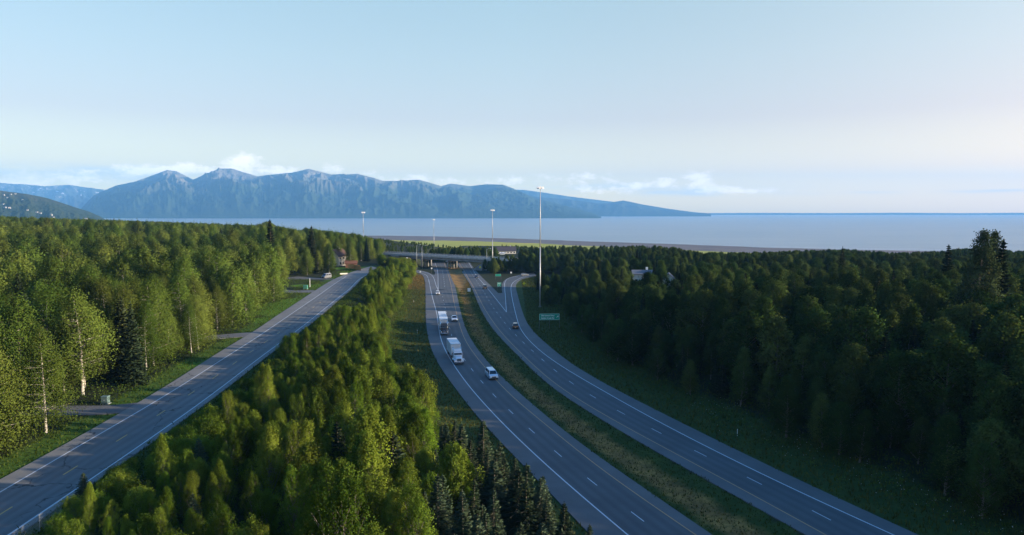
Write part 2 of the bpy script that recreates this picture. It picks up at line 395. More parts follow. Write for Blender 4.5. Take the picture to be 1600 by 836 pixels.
W2 = extend(tr([(836,428.6),(822,431),(812,434.8),(802,440.5),(798.3,448),(799.5,462),(802.7,477.6),(807.6,497),(814,516),(837.7,543),(875,571),(932,604.5),(997.6,642),(1096,694),(1200,745.5),(1312.9,799),(1392,834)]), 0, 70)
P4 = extend(tr([(838,430.5),(824,433.5),(812,437.5),(807,442),(806,450),(809.5,463),(815,483),(827,510.6),(857.8,540.7),(900.5,573.4),(950,602),(1054,655),(1200,727),(1341,793),(1431.5,834)]), 0, 70)
W3 = tr([(735,415),(738.5,421),(744,430),(755,443),(767,457),(791.3,487.6)], sm=0); W3 = extend(W3, 30, 0)
W4 = tr([(834,426.5),(822,428.6),(810.5,431),(796,434.3),(789.8,439.4),(788.6,447),(789.6,463),(791.3,487.6)], sm=0)
W5 = tr([(650,421.8),(664,425.2),(672.5,428.6),(677.3,433.5),(681,445),(684.8,453.6)], sm=0)
W6 = tr([(681,414),(683,420),(684.2,428),(684.5,446.5),(684.8,453.6)], sm=0); W6 = extend(W6, 30, 0)
# side road
F1 = extend(tr([(541,432),(528,440),(515.6,448.5),(500,460),(483,471.5),(450,494),(400,528),(344,563.5),(286.4,600.9),(222.4,639.8),(117.6,700),(0,769)], FZ), 0, 60)
F2 = extend(tr([(574,429),(560,437),(548,450),(530,464),(505,484),(470,512),(430,541),(400,563),(351.8,601),(299,639.8),(231.5,687.5),(84.7,787.7),(12.7,836)], FZ), 0, 60)
FL = extend(tr([(580,415.5),(562,421),(545,426.5),(520,437),(500,449),(483,460),(455,478.5),(425,498),(400,515.7),(362,538),(326.6,560),(271,596),(220,627),(175,652.2),(84.7,704),(36.7,731),(0,749)], FZ), 0, 60)
FR = extend(tr([(590,419),(580,424),(566,434),(554,448),(535,464),(512,484),(478,512),(438,541),(409,563),(361,601),(309,639.8),(243,687.5),(98,787.7),(27,836)], FZ), 0, 60)
FC = crs([((a[0]+b[0])/2, (a[1]+b[1])/2) for a, b in zip(*(lambda A, B: (A[np.linspace(0, len(A)-1, 60).astype(int)], B[np.linspace(0, len(B)-1, 60).astype(int)]))(FL, FR))], 3, 1)

def xof(Q, y, side=0):
    """x of a curve at forward distance y"""
    o = np.argsort(Q[:, 1]); return np.interp(y, Q[o, 1], Q[o, 0])
def dist_to(Q, x, y):
    x = np.asarray(x, float); y = np.asarray(y, float); best = np.full(x.shape, 1e9)
    for a, b in zip(Q[:-1], Q[1:]):
        d = b-a; L = d@d
        if L < 1e-9: continue
        t = np.clip(((x-a[0])*d[0]+(y-a[1])*d[1])/L, 0, 1)
        best = np.minimum(best, np.hypot(x-a[0]-t*d[0], y-a[1]-t*d[1]))
    return best
def sst(a, b, t):
    u = np.clip((t-a)/(b-a), 0, 1); return u*u*(3-2*u)
# driveways off the side road (centre lines, z = FZ)
DRV = [([at(225,634,FZ), at(165,640,FZ), at(100,641,FZ), at(40,640,FZ)], 2.7),
       ([at(405,521,FZ), at(365,524,FZ), at(330,527,FZ), at(270,530,FZ)], 3.0),
       ([at(490,455,FZ), at(455,455.5,FZ), at(430,454,FZ), at(380,452,FZ)], 4.0),
       ([at(545,437,FZ), at(520,438.5,FZ), at(495,436.5,FZ), at(450,433.5,FZ)], 6.0)]
DRV = [(crs(p, 2, 0), w) for p, w in DRV]
# bridge line
BX0, BY0, BX1, BY1 = atd(597, 497), 497.0, atd(764, 452), 452.0
BZ0, BZ1 = zat(395, 497)-.9, zat(403.6, 452)-.9        # deck surface
BL = np.array([[BX0-150, BY0+40], [BX0, BY0]]); BR = np.array([[BX1, BY1], [BX1+60, BY1-6], [BX1+200, BY1+30]])

rngT = np.random.RandomState(3)
_ph = rngT.rand(12, 3)*6.28
def lowf(x, y, L, k):
    a = _ph[k % 12]; return (np.sin(x/L+a[0])*np.cos(y/(L*.83)+a[1])+.5*np.sin((x+y)/(L*.47)+a[2]))/1.5
def ground(x, y):
    x = np.asarray(x, float); y = np.asarray(y, float)
    xf = xof(FC, y); xl = xof(P1[5:], y); xr = np.where(y < 405, xof(P4[4:], y), 32.0)
    # natural land
    zl = FZ + .022*np.clip(xf-8-x, 0, None) + .7*lowf(x, y, 35, 0)*sst(8, 30, xf-x)
    w = np.maximum(xl-6-(xf+7), 6)
    t = np.clip((x-(xf+7))/w, 0, 1)
    zc = FZ*(1-sst(.1, 1, t)) + .5*lowf(x, y, 11, 1)*np.sin(np.pi*t)
    zr = 5.0*sst(9, 45, x-xr) + .012*np.clip(x-xr-45, 0, 400)*sst(340, 150, y) + .6*lowf(x, y, 30, 2)*sst(12, 40, x-xr)
    N = np.where(x < xf+7, zl, np.where(x < xl-6, zc, np.where(x < xr+9, 0.0, zr)))
    xm0 = xof(P2, y); xm1 = xof(P3, y)
    tm = np.clip((x-xm0)/np.maximum(xm1-xm0, 1), 0, 1)
    N = N - .55*np.sin(np.pi*tm)*((x > xm0) & (x < xm1))
    # bridge approach banks
    for Q, zz in ((BL, BZ0), (BR, BZ1)):
        d = dist_to(Q, x, y); N = np.maximum(N, np.minimum(zz-.3, zz-.3-(d-7)*.5))
    # land falls away to the shore
    st = np.interp(x, [-600, -300, -120, -60, 0, 60, 400, 900], [1000, 950, 620, 520, 510, 420, 330, 300])
    k = sst(0, 1000, y-st)
    N = N*(1-k) + (-55.3)*k
    N = np.where(y-st > 930, np.minimum(N, -55.3-(y-st-930)*.03), N)
    # flat beds under the highway and the side road
    inh = sst(5.5, 1.5, np.maximum(xl-x, 0))*sst(6.5, 1.5, np.maximum(x-xr, 0))*(1-k)
    onp = ((x > xl-1) & (x < xm0+1)) | ((x > xm1-1) & (x < xr+1))
    N = np.where((inh > 0) & ~((x > xm0) & (x < xm1)), N*(1-inh)+(-.12)*inh, N)
    df = dist_to(FC, x, y); wf = sst(11, 6.9, df)*(y < 420); N = N*(1-wf)+(FZ-.12)*wf
    for Q, w_ in DRV:
        d = dist_to(Q, x, y); wd = sst(w_+4, w_+1, d); N = N*(1-wd)+(FZ-.12)*wd
    return N

def gz(x, y): return float(ground(np.array([x]), np.array([y]))[0])

# ---- the land sheet
def axis(lo, f0, f1, hi, step, grow=1.09):
    a = list(np.arange(f0, f1, step)); s = step; v = a[-1]
    while v < hi: s *= grow; v += s; a.append(v)
    s = step; v = a[0]; b = []
    while v > lo: s *= grow; v -= s; b.append(v)
    return np.array(b[::-1]+a)
gx = axis(-3600, -170, 150, 3600, 1.6); gy = axis(-300, 40, 480, 2900, 1.8)
GX, GY = np.meshgrid(gx, gy); GZ = ground(GX.ravel(), GY.ravel()).reshape(GX.shape)
nx, ny = len(gx), len(gy)
V = np.stack([GX.ravel(), GY.ravel(), GZ.ravel()], 1)
I, J = np.meshgrid(np.arange(nx-1), np.arange(ny-1)); a = (J*nx+I).ravel()
F = np.stack([a, a+1, a+nx+1, a+nx], 1).ravel()
X, Y = V[:, 0], V[:, 1]
xl = xof(P1, Y); xr = np.where(Y < 405, xof(P4, Y), 32.0); xm0 = xof(P2, Y); xm1 = xof(P3, Y); xf = xof(FC, Y); dfc = dist_to(FC, X, Y)
zone = np.zeros((len(V), 4)); zone[:, 3] = 1
med = ((X > xm0-.5) & (X < xm1+.5) & (Y < 480))
vergeL = sst(16, 9, xl-X)*(X < xl+1)*(Y < 480); vergeR = sst(20, 10, X-xr)*(X > xr-1)*(Y < 470)
roadside = sst(13, 8, dfc)*(Y < 430)
grass = np.maximum.reduce([med*1.0, vergeL, vergeR, roadside])
lawn = np.zeros(len(V))
for lx, ly, lr in ((450, 478, 10), (470, 470, 8), (432, 488, 7), (415, 500, 5), (478, 447, 6), (493, 447, 5), (500, 446, 4), (540, 420, 7), (300, 570, 3), (545, 425, 6)):
    la = at(lx, ly, FZ); lawn = np.maximum(lawn, sst(lr+2, lr-1, np.hypot(X-la[0], Y-la[1])))
lawn *= (X < xf)
tm = np.clip((X-xm0)/np.maximum(xm1-xm0, 1), 0, 1)
dry = med*np.clip(np.exp(-((tm-.42)/.26)**2)*.95+sst(330, 400, Y), 0, 1) + vergeL*sst(340, 400, Y)*.45
gore = ((X > xof(W3, Y)) & (X < 14) & (Y > 318) & (Y < 420))
zone[:, 0] = np.maximum(grass, lawn); zone[:, 1] = np.clip(dry, 0, 1)
zone[:, 2] = np.clip(np.maximum(.45*roadside*(X < xf), lawn), 0, 1)
mg = bpy.data.materials.new('land_surface'); mg.use_nodes = True; t = mg.node_tree; b = t.nodes['Principled BSDF']; b.inputs['Roughness'].default_value = .95; b.inputs['Specular IOR Level'].default_value = .15
at_ = nn(t, 'ShaderNodeAttribute', attribute_name='zone'); sp = nn(t, 'ShaderNodeSeparateColor'); t.links.new(at_.outputs['Color'], sp.inputs[0])
c = t.nodes.new('ShaderNodeTexCoord')
n1 = nn(t, 'ShaderNodeTexNoise', inp={'Scale': .22, 'Detail': 7.0, 'Roughness': .65}); n2 = nn(t, 'ShaderNodeTexNoise', inp={'Scale': 1.6, 'Detail': 6.0, 'Roughness': .7}); n3 = nn(t, 'ShaderNodeTexNoise', inp={'Scale': .05, 'Detail': 5.0, 'Roughness': .6})
for n in (n1, n2, n3): t.links.new(c.outputs['Object'], n.inputs['Vector'])
st = lambda o, lo, k: mth(t, 'MULTIPLY', mth(t, 'SUBTRACT', o, lo), k, clamp=True)
floor = mixc(t, st(n2.outputs[0], .35, 3), (.014, .022, .008), (.035, .04, .016))
green = mixc(t, st(n1.outputs[0], .35, 3.2), (.026, .055, .009), (.070, .092, .018))
green = mixc(t, st(n2.outputs[0], .4, 3), green, (.03, .05, .012))
dryc = mixc(t, st(n1.outputs[0], .35, 3.2), (.16, .09, .035), (.38, .21, .055))
dryc = mixc(t, st(n2.outputs[0], .45, 3), dryc, (.07, .06, .02))
df_ = st(mth(t, 'ADD', sp.outputs[1], mth(t, 'MULTIPLY', mth(t, 'SUBTRACT', n1.outputs[0], .5), 1.1)), .25, 2.2)
g = mixc(t, df_, green, dryc)
g = mixc(t, mth(t, 'MULTIPLY', sp.outputs[2], .8), g, (.09, .19, .012))
g = mixc(t, st(mth(t, 'ADD', sp.outputs[0], mth(t, 'MULTIPLY', mth(t, 'SUBTRACT', n1.outputs[0], .5), .5)), .3, 2.5), floor, g)
t.links.new(g, b.inputs['Base Color'])
bp = nn(t, 'ShaderNodeBump', inp={'Strength': .9, 'Distance': .25}); t.links.new(n2.outputs[0], bp.inputs['Height']); t.links.new(bp.outputs[0], b.inputs['Normal'])
me = npmesh('ground', V, 4, F, mg, {'zone': ('POINT', zone)}, smooth=True)
tag(link(bpy.data.objects.new('ground', me)), kind='structure')

# ---- paved surfaces
def polysheet(name, outline, z, mtl, skirt=.18):
    P = [Vector((p[0], p[1], 0)) for p in outline]
    tris = tessellate_polygon([P])
    n = len(P); v = [(p.x, p.y, z) for p in P]+[(p.x, p.y, z-skirt) for p in P]
    f = []
    for a_, b_, c_ in tris:
        nrm = (P[b_]-P[a_]).cross(P[c_]-P[a_]).z
        f.append((a_, b_, c_) if nrm > 0 else (a_, c_, b_))
    for i in range(n): j = (i+1) % n; f.append((i, j, n+j, n+i))
    me = bpy.data.meshes.new(name); me.from_pydata(v, [], f); me.materials.append(mtl)
    return tag(link(bpy.data.objects.new(name, me)), kind='structure')
def resamp(Q, n):
    s = np.concatenate([[0], np.cumsum(np.linalg.norm(np.diff(Q, axis=0), axis=1))]); t = np.linspace(0, s[-1], n)
    return np.stack([np.interp(t, s, Q[:, j]) for j in range(2)], 1), s[-1]
def strip(name, A, B, z, mtl, n=None):
    """sheet between two curves with uv in metres"""
    L0 = resamp(A, 50)[1]; n = n or int(L0/2)
    a_, L = resamp(A, n); b_, _ = resamp(B, n)
    m = 9; v = []; uv = []
    for i in range(n):
        w = np.linalg.norm(b_[i]-a_[i])
        for k in range(m):
            u = k/(m-1); p = a_[i]*(1-u)+b_[i]*u; v.append((p[0], p[1], z)); uv.append((u*w, i/(n-1)*L))
    f = [(i*m+k, i*m+k+1, (i+1)*m+k+1, (i+1)*m+k) for i in range(n-1) for k in range(m-1)]
    me = bpy.data.meshes.new(name); me.from_pydata(v, [], f); me.materials.append(mtl)
    ul = me.uv_layers.new(name='UVMap')
    vi = np.zeros(len(me.loops), int); me.loops.foreach_get('vertex_index', vi)
    ul.data.foreach_set('uv', np.array(uv)[vi].ravel())
    return tag(link(bpy.data.objects.new(name, me)), kind='structure')
def rev(Q): return Q[::-1]
def cut(Q, y0=None, y1=None):
    k = np.ones(len(Q), bool)
    if y0 is not None: k &= Q[:, 1] >= y0
    if y1 is not None: k &= Q[:, 1] <= y1
    return Q[k]
ramp_up = tr([(645,421.2),(655,422.3),(667.8,425.2),(675.4,428.8),(679,429.3)], sm=0)
main_l = extend(tr([(679.9,426),(677,420.5),(674,414)], sm=0), 0, 30)
lc_out = list(rev(P1))+list(ramp_up)+list(main_l)+list(P2)
polysheet('highway_left_carriageway', lc_out, 0.0, M_SHOULDER)
main_r = extend(tr([(737.5,415),(742,421),(748,428),(758,438),(768,447.5),(778.5,458)], sm=0), 30, 0)
ramp_l = tr([(785,458),(784.3,449),(785.5,441.5),(792,435.6),(806,430.8),(822,427.6),(834,425.6)], sm=0)
rc_out = list(rev(P3))+list(main_r)+list(ramp_l)+list(P4)
polysheet('highway_right_carriageway', rc_out, 0.0, M_SHOULDER)
def shift(Q, d):
    T = np.gradient(Q, axis=0); T /= np.linalg.norm(T, axis=1)[:, None]
    return Q+np.stack([-T[:, 1], T[:, 0]], 1)*d
yb = at(0, 452)[1]
strip('left_carriageway_lanes', np.vstack([cut(W1, None, yb)]), cut(Y1, None, yb), .004, M_LANES)
yg = at(0, 487.6)[1]
strip('right_carriageway_lanes', cut(Y2, None, yg), cut(W2, None, yg), .004, M_LANES)
strip('right_carriageway_far_lanes', cut(Y2, yg), W3, .004, M_LANES)
strip('left_carriageway_far_lanes', W6, cut(Y1, yb), .004, M_LANES)
strip('exit_ramp_lane', W4, cut(W2, yg), .006, M_LANES)
# side road
polysheet('side_road', list(rev(FL))+list(FR), FZ, M_SIDE)
strip('side_road_lanes', F1, F2, FZ+.004, M_SIDEL)
for k, (Q, w) in enumerate(DRV):
    polysheet('driveway_%d' % (k+1), list(shift(Q, w))+list(rev(shift(Q, -w))), FZ-.012, M_DRIVE)
# beyond the bridge the road drops toward the marsh
# ---- painted lines
def line(mb, Q, w, z, y0=None, y1=None):
    A, B = shift(Q, w/2), shift(Q, -w/2)
    for i in range(len(Q)-1):
        mb.quad((*A[i], z), (*B[i], z), (*B[i+1], z), (*A[i+1], z))
def dashes(mb, Q, w, z, on, per, off=0):
    s = np.concatenate([[0], np.cumsum(np.linalg.norm(np.diff(Q, axis=0), axis=1))])
    d = off
    while d+on < s[-1]:
        t = np.linspace(d, d+on, 4); line(mb, np.stack([np.interp(t, s, Q[:, j]) for j in range(2)], 1), w, z); d += per
mw = MB()
LW = .19
for Q in (W1, W1R, W5, W6, W3, W4, W2): line(mw, Q, LW, .012)
a_, _ = resamp(cut(W1, None, 420), 300); b_, _ = resamp(cut(Y1, None, 420), 300)
# lane line: midway by forward distance
def midline(A, B, y0, y1):
    ys = np.arange(y0, y1, 2.0); return np.stack([(xof(A, ys)+xof(B, ys))/2, ys], 1)
dashes(mw, rev(midline(W1, Y1, 20, 330)), .13, .012, 3.05, 12.2, 3)
dashes(mw, rev(midline(W6, Y1, 345, 480)), .17, .012, 3.05, 12.2)
ML = shift(Y2, 3.66) if xof(shift(Y2, 3.66), 150) > xof(Y2, 150) else shift(Y2, -3.66)
dashes(mw, ML, .13, .012, 3.05, 12.2, 4)
o = mw.build('white_lane_markings', M_WHITE); tag(o, kind='structure')
my = MB(); line(my, Y1, .17, .012); line(my, Y2, .17, .012)
tag(my.build('yellow_edge_lines', M_YELLOW), kind='structure')
ms = MB(); line(ms, F1, .18, FZ+.012); line(ms, F2, .18, FZ+.012)
tag(ms.build('side_road_edge_lines', M_WHITE), kind='structure')
mc = MB(); FM = np.stack([(resamp(F1, 200)[0][:, j]+resamp(F2, 200)[0][:, j])/2 for j in range(2)], 1)
# measured dash: one ends at pixel (33.9,782)
sF = np.concatenate([[0], np.cumsum(np.linalg.norm(np.diff(FM, axis=0), axis=1))])
p = at(96, 744, FZ); i0 = np.argmin(np.hypot(FM[:, 0]-p[0], FM[:, 1]-p[1])); off = (sF[i0]-3.05) % 12.2
dashes(mc, FM, .16, FZ+.012, 3.05, 12.2, off)
tag(mc.build('side_road_centre_dashes', M_YELLOWC), kind='structure')

# ---- shore, marsh, sea
SHORE = [(-4500, 3900), (-1350, 2925), (-488, 2715), (-232, 2628), (90, 2340), (375, 2100), (650, 1838), (900, 1695), (1140, 1612), (2250, 1290), (6000, 750)]
MARSH = [(-4500, 3450), (-1350, 2475), (-488, 2310), (-201, 2250), (110, 2018), (375, 1725), (540, 1568), (720, 1478), (1140, 1290), (2250, 1050), (6000, 450)]
def fnoise(s, a, k): return a*(math.sin(s*.013+k)+.6*math.sin(s*.041+k*2)+.35*math.sin(s*.11+k*3))
def shorepoly(name, L, z, m, k, amp):
    xs = np.concatenate([np.arange(-4500, -1050, 80), np.arange(-1050, 1800, 8), np.arange(1800, 6000, 80)])
    ys = np.interp(xs, [p[0] for p in L], [p[1] for p in L])
    v = []; f = []
    for x, y in zip(xs, ys): v += [(x, -400, z), (x, y+fnoise(x, amp, k), z)]
    for i in range(len(xs)-1): f.append((2*i, 2*i+2, 2*i+3, 2*i+1))
    me = bpy.data.meshes.new(name); me.from_pydata(v, [], f); me.materials.append(m)
    return tag(link(bpy.data.objects.new(name, me)), kind='structure')
mm = bpy.data.materials.new('marsh_grass'); mm.use_nodes = True; t = mm.node_tree; b = t.nodes['Principled BSDF']; b.inputs['Roughness'].default_value = .95; b.inputs['Specular IOR Level'].default_value = .1
c = t.nodes.new('ShaderNodeTexCoord'); mp = nn(t, 'ShaderNodeMapping'); mp.inputs['Scale'].default_value = (.35, 1.6, 1); mp.inputs['Rotation'].default_value = (0, 0, .55); t.links.new(c.outputs['Object'], mp.inputs[0])
n1 = nn(t, 'ShaderNodeTexNoise', inp={'Scale': .008, 'Detail': 8.0, 'Roughness': .65}); n2 = nn(t, 'ShaderNodeTexNoise', inp={'Scale': .02, 'Detail': 6.0, 'Roughness': .7})
t.links.new(mp.outputs[0], n1.inputs[0]); t.links.new(mp.outputs[0], n2.inputs[0])
st = lambda o, lo, k: mth(t, 'MULTIPLY', mth(t, 'SUBTRACT', o, lo), k, clamp=True)
g = mixc(t, st(n1.outputs[0], .38, 4), (.33, .34, .03), (.50, .42, .06))
g = mixc(t, st(n2.outputs[0], .56, 8), g, (.17, .17, .06))
t.links.new(g, b.inputs['Base Color'])
mu = mat('mudflat_silt', (.13, .085, .065), .7, vary=.3, scale=.02, coord='Object')
shorepoly('mudflat', SHORE, -56.2, mu, 1.0, 8)
shorepoly('marsh', MARSH, -55.7, mm, 2.3, 14)
# pale wet sand bars and surf lines near the water edge
mbr = MB()
r = random.Random(5)
for i in range(46):
    x = r.uniform(-750, 1650); y = np.interp(x, [p[0] for p in SHORE], [p[1] for p in SHORE])+fnoise(x, 8, 1.0)+r.uniform(2, 95)
    L = r.uniform(50, 240); w = r.uniform(1.8, 6); n = 14; sl = -.75
    pts = [(x+(k/n-.5)*L, y+(k/n-.5)*L*sl+r.uniform(-1.5, 1.5)) for k in range(n+1)]
    for k in range(n):
        w0 = w*math.sin(math.pi*k/n); w1 = w*math.sin(math.pi*(k+1)/n)
        mbr.quad((pts[k][0], pts[k][1]-w0, -56.35), (pts[k+1][0], pts[k+1][1]-w1, -56.35), (pts[k+1][0], pts[k+1][1]+w1, -56.35), (pts[k][0], pts[k][1]+w0, -56.35))
tag(mbr.build('surf_lines', mat('pale_surf', (.62, .64, .66), .8, vary=.1, scale=.1)), 'broken pale surf lines and wet sandbars along the shore', 'surf', kind='stuff')
mwat = bpy.data.materials.new('sea_water'); mwat.use_nodes = True; t = mwat.node_tree; b = t.nodes['Principled BSDF']
b.inputs['Base Color'].default_value = (.15, .19, .21, 1); b.inputs['Roughness'].default_value = .28; b.inputs['IOR'].default_value = 1.33
c = t.nodes.new('ShaderNodeTexCoord'); mp = nn(t, 'ShaderNodeMapping'); mp.inputs['Scale'].default_value = (.5, 1.6, 1); t.links.new(c.outputs['Object'], mp.inputs[0])
n1 = nn(t, 'ShaderNodeTexNoise', inp={'Scale': .003, 'Detail': 8.0, 'Roughness': .6}); t.links.new(mp.outputs[0], n1.inputs[0])
n2 = nn(t, 'ShaderNodeTexNoise', inp={'Scale': .12, 'Detail': 5.0, 'Roughness': .7}); t.links.new(mp.outputs[0], n2.inputs[0])
t.links.new(mixc(t, mth(t, 'MULTIPLY', mth(t, 'SUBTRACT', n1.outputs[0], .35), 3, clamp=True), (.17, .205, .225), (.24, .26, .265)), b.inputs['Base Color'])
bp = nn(t, 'ShaderNodeBump', inp={'Strength': .5, 'Distance': 1.2}); t.links.new(n2.outputs[0], bp.inputs['Height']); t.links.new(bp.outputs[0], b.inputs['Normal'])
mq = MB(); mq.quad((-60000, -1400, -56.5), (60000, -1400, -56.5), (60000, 20200, -56.5), (-60000, 20200, -56.5))
tag(mq.build('water', mwat), kind='structure')

# ---- mountains across the water
def noise1(n, seed, octs=6, base=6):
    r = np.random.RandomState(seed); x = np.linspace(0, 1, n); o = np.zeros(n)
    for k in range(octs):
        m = base*2**k+1; v = r.rand(m)*2-1; o += np.interp(x*(m-1), np.arange(m), v)*.55**k
    return o
def noise2(nu, nv, seed, bu, bv, octs=5, ridged=True, rough=.5):
    r = np.random.RandomState(seed); o = np.zeros((nv, nu)); amp = 1; tot = 0
    for k in range(octs):
        mu_, mv_ = bu*2**k+2, bv*2**k+2; g = r.rand(mv_, mu_)*2-1
        u = np.linspace(0, mu_-1.001, nu); v = np.linspace(0, mv_-1.001, nv)
        iu, iv = u.astype(int), v.astype(int); fu, fv = u-iu, v-iv
        fu = fu*fu*(3-2*fu); fv = fv*fv*(3-2*fv)
        a = g[iv][:, iu]; b_ = g[iv][:, iu+1]; c_ = g[iv+1][:, iu]; d_ = g[iv+1][:, iu+1]
        q = (a*(1-fu)+b_*fu)*(1-fv)[:, None]+(c_*(1-fu)+d_*fu)*fv[:, None]
        if ridged: q = 1-2*np.abs(q)
        o += q*amp; tot += amp; amp *= rough
    return o/tot
def mountain(name, prof, D0, D1, mtl, seed, spur=.33, nu=760, nv=150, foot=-57.5, rise=.72, wig=520):
    xs = np.array([p[0] for p in prof], float); ys = np.array([p[1] for p in prof], float)
    px = np.linspace(xs[0], xs[-1], nu); py = np.interp(px, xs, ys)
    Dr = D1+wig*noise1(nu, seed, 4, 8)
    Zr = CAMZ+(HORIZ-py)/FPX*Dr
    ext = (px-800)/FPX
    nz = noise2(nu, nv, seed+1, 15, 4, 7, True, .6)
    S_ = np.linspace(0, 1.45, nv)
    V = np.zeros((nv, nu, 3))
    for j, s in enumerate(S_):
        D = D0+(Dr-D0)*s
        if s <= 1:
            sh = s**rise
            env = np.sin(math.pi*min(s, 1))**.8
        else:
            sh = max(0, 1-(s-1)*1.6); env = (s-1)*1.2
        h = (Zr-foot)*sh
        amp = spur*np.maximum(Zr-foot, 30)*env
        z = foot+np.maximum(h+amp*(nz[j]-.25), -3)
        V[j, :, 0] = ext*D; V[j, :, 1] = D; V[j, :, 2] = z
    I, J = np.meshgrid(np.arange(nu-1), np.arange(nv-1)); a = (J*nu+I).ravel()
    F = np.stack([a, a+1, a+nu+1, a+nu], 1).ravel()
    me = npmesh(name, V.reshape(-1, 3), 4, F, mtl, smooth=True)
    return tag(link(bpy.data.objects.new(name, me)), kind='structure')
def mtmat(name, low, rock, z0, z1, snow=None, ns=.0018):
    m = bpy.data.materials.new(name); m.use_nodes = True; t = m.node_tree; b = t.nodes['Principled BSDF']; b.inputs['Roughness'].default_value = 1; b.inputs['Specular IOR Level'].default_value = 0
    g = nn(t, 'ShaderNodeNewGeometry'); sp = nn(t, 'ShaderNodeSeparateXYZ'); t.links.new(g.outputs['Position'], sp.inputs[0])
    n = nn(t, 'ShaderNodeTexNoise', inp={'Scale': ns, 'Detail': 8.0, 'Roughness': .65}); t.links.new(g.outputs['Position'], n.inputs['Vector'])
    zz = mth(t, 'ADD', sp.outputs[2], mth(t, 'MULTIPLY', mth(t, 'SUBTRACT', n.outputs[0], .5), (z1-z0)*2.4))
    f = mth(t, 'DIVIDE', mth(t, 'SUBTRACT', zz, z0), z1-z0, clamp=True)
    col = mixc(t, f, low, rock)
    n2 = nn(t, 'ShaderNodeTexNoise', inp={'Scale': ns*7, 'Detail': 6.0, 'Roughness': .7}); t.links.new(g.outputs['Position'], n2.inputs['Vector'])
    col = mixc(t, mth(t, 'MULTIPLY', mth(t, 'SUBTRACT', n2.outputs[0], .4), 1.6, clamp=True), col, tuple(v*.55 for v in low))
    if snow:
        sf = mth(t, 'MULTIPLY', mth(t, 'MULTIPLY', mth(t, 'SUBTRACT', n2.outputs[0], snow[1]), 30, clamp=True), mth(t, 'MULTIPLY', mth(t, 'SUBTRACT', sp.outputs[2], snow[0]), .02, clamp=True))
        col = mixc(t, sf, col, (.85, .87, .9))
    t.links.new(col, b.inputs['Base Color'])
    bp = nn(t, 'ShaderNodeBump', inp={'Strength': .6, 'Distance': 38.0}); t.links.new(n2.outputs[0], bp.inputs['Height']); t.links.new(bp.outputs[0], b.inputs['Normal'])
    return m
MT = mtmat('mountain_slopes', (.035, .055, .03), (.22, .20, .175), 370, 700, ns=.0012)
MT2 = mtmat('far_mountain_slopes', (.04, .055, .05), (.2, .2, .18), 580, 1030, ns=.0012)
MT3 = mtmat('snowy_mountain_slopes', (.05, .06, .05), (.22, .21, .2), 550, 940, snow=(330, .60), ns=.0012)
front = [(118,334),(130,325),(150,305),(185,290),(215,284),(240,275),(265,266),(280,268),(305,281),(330,270),(345,265),(365,264),(385,270),(405,276),(420,274),(440,272),(460,270),(485,264.5),(500,268),(520,273),(545,273),(560,272),(580,277),(600,283),(625,283),(655,281),(670,285),(690,291),(705,287),(735,291),(760,288),(785,289),(800,294),(815,301),(838,310),(865,317),(900,325),(930,334),(945,341)]
mountain('mountain_range', front, 9450, 12900, MT, 4)
back = [(700,300),(800,300),(842,308),(888,311.6),(936,318),(953,316.5),(973,313),(1001,319),(1046,326.5),(1084,331.5),(1110,333.5)]
mountain('far_mountains', back, 12900, 15300, MT2, 9, spur=.2, nu=260, nv=50)
back2 = [(700,298),(760,297),(817,296.6),(850,301),(890,307),(930,312),(980,318)]
mountain('farthest_mountains', back2, 16500, 18600, MT2, 15, spur=.12, nu=160, nv=40)
leftm = [(-120,284),(-40,284),(0,286),(40,288),(75,291),(110,289),(140,293),(175,297),(215,303),(260,312),(330,322)]
mountain('snowy_mountains', leftm, 15500, 18800, MT3, 21, spur=.3, nu=260, nv=60)
low = [(960,334),(1000,333.6),(1100,333),(1180,332.6),(1300,333),(1400,332.4),(1500,333),(1600,332.4),(2100,333)]
mountain('far_shore_lowland', low, 18150, 19350, MT2, 31, spur=.15, nu=160, nv=24)
# near hillside at far left
hl = [(-260,240),(-120,268),(0,297),(20,300),(45,303),(75,309),(100,317),(120,324),(140,330),(158,338),(168,344)]
MH = mtmat('wooded_hillside', (.045, .06, .022), (.10, .085, .04), 85, 205, ns=.004)
mountain('hillside', hl, 3750, 5100, MH, 41, spur=.14, nu=320, nv=90, foot=-55, rise=.95, wig=105)
# ------------------------------------------------------------------ trees
def quads(C, su, sv, rs, flat=0.0):
    """one small leaf-shaped quad per centre, random turn"""
    n = len(C)
    d = rs.normal(size=(n, 3)); d /= np.linalg.norm(d, axis=1)[:, None]
    e = rs.normal(size=(n, 3)); e -= (e*d).sum(1)[:, None]*d; e /= np.linalg.norm(e, axis=1)[:, None]
    su = np.asarray(su).reshape(-1, 1); sv = np.asarray(sv).reshape(-1, 1)
    V = np.stack([C-d*su, C-e*sv, C+d*su, C+e*sv], 1)
    return V.reshape(-1, 3)
def leafcol(n, rs, shade=None, tree=0.0):
    a = np.ones((n, 4)); a[:, 0] = rs.rand(n) if shade is None else np.clip(shade+.25*(rs.rand(n)-.5), 0, 1)
    a[:, 1] = tree; a[:, 2] = rs.rand(n); return a
def leafmesh(name, C, su, sv, rs, m, clump=None, N=None):
    V = quads(C, su, sv, rs); n = len(C); at_ = {'col': ('FACE', leafcol(n, rs, clump))}
    if N is not None: at_['nrm'] = ('FACE', np.column_stack([N, np.ones(n)]))
    return npmesh(name, V, 4, np.arange(4*n), m, at_)
def stick(mb, p0, p1, r0, r1, n=5): mb.tube(p0, p1, r0, r1, n, caps=False)

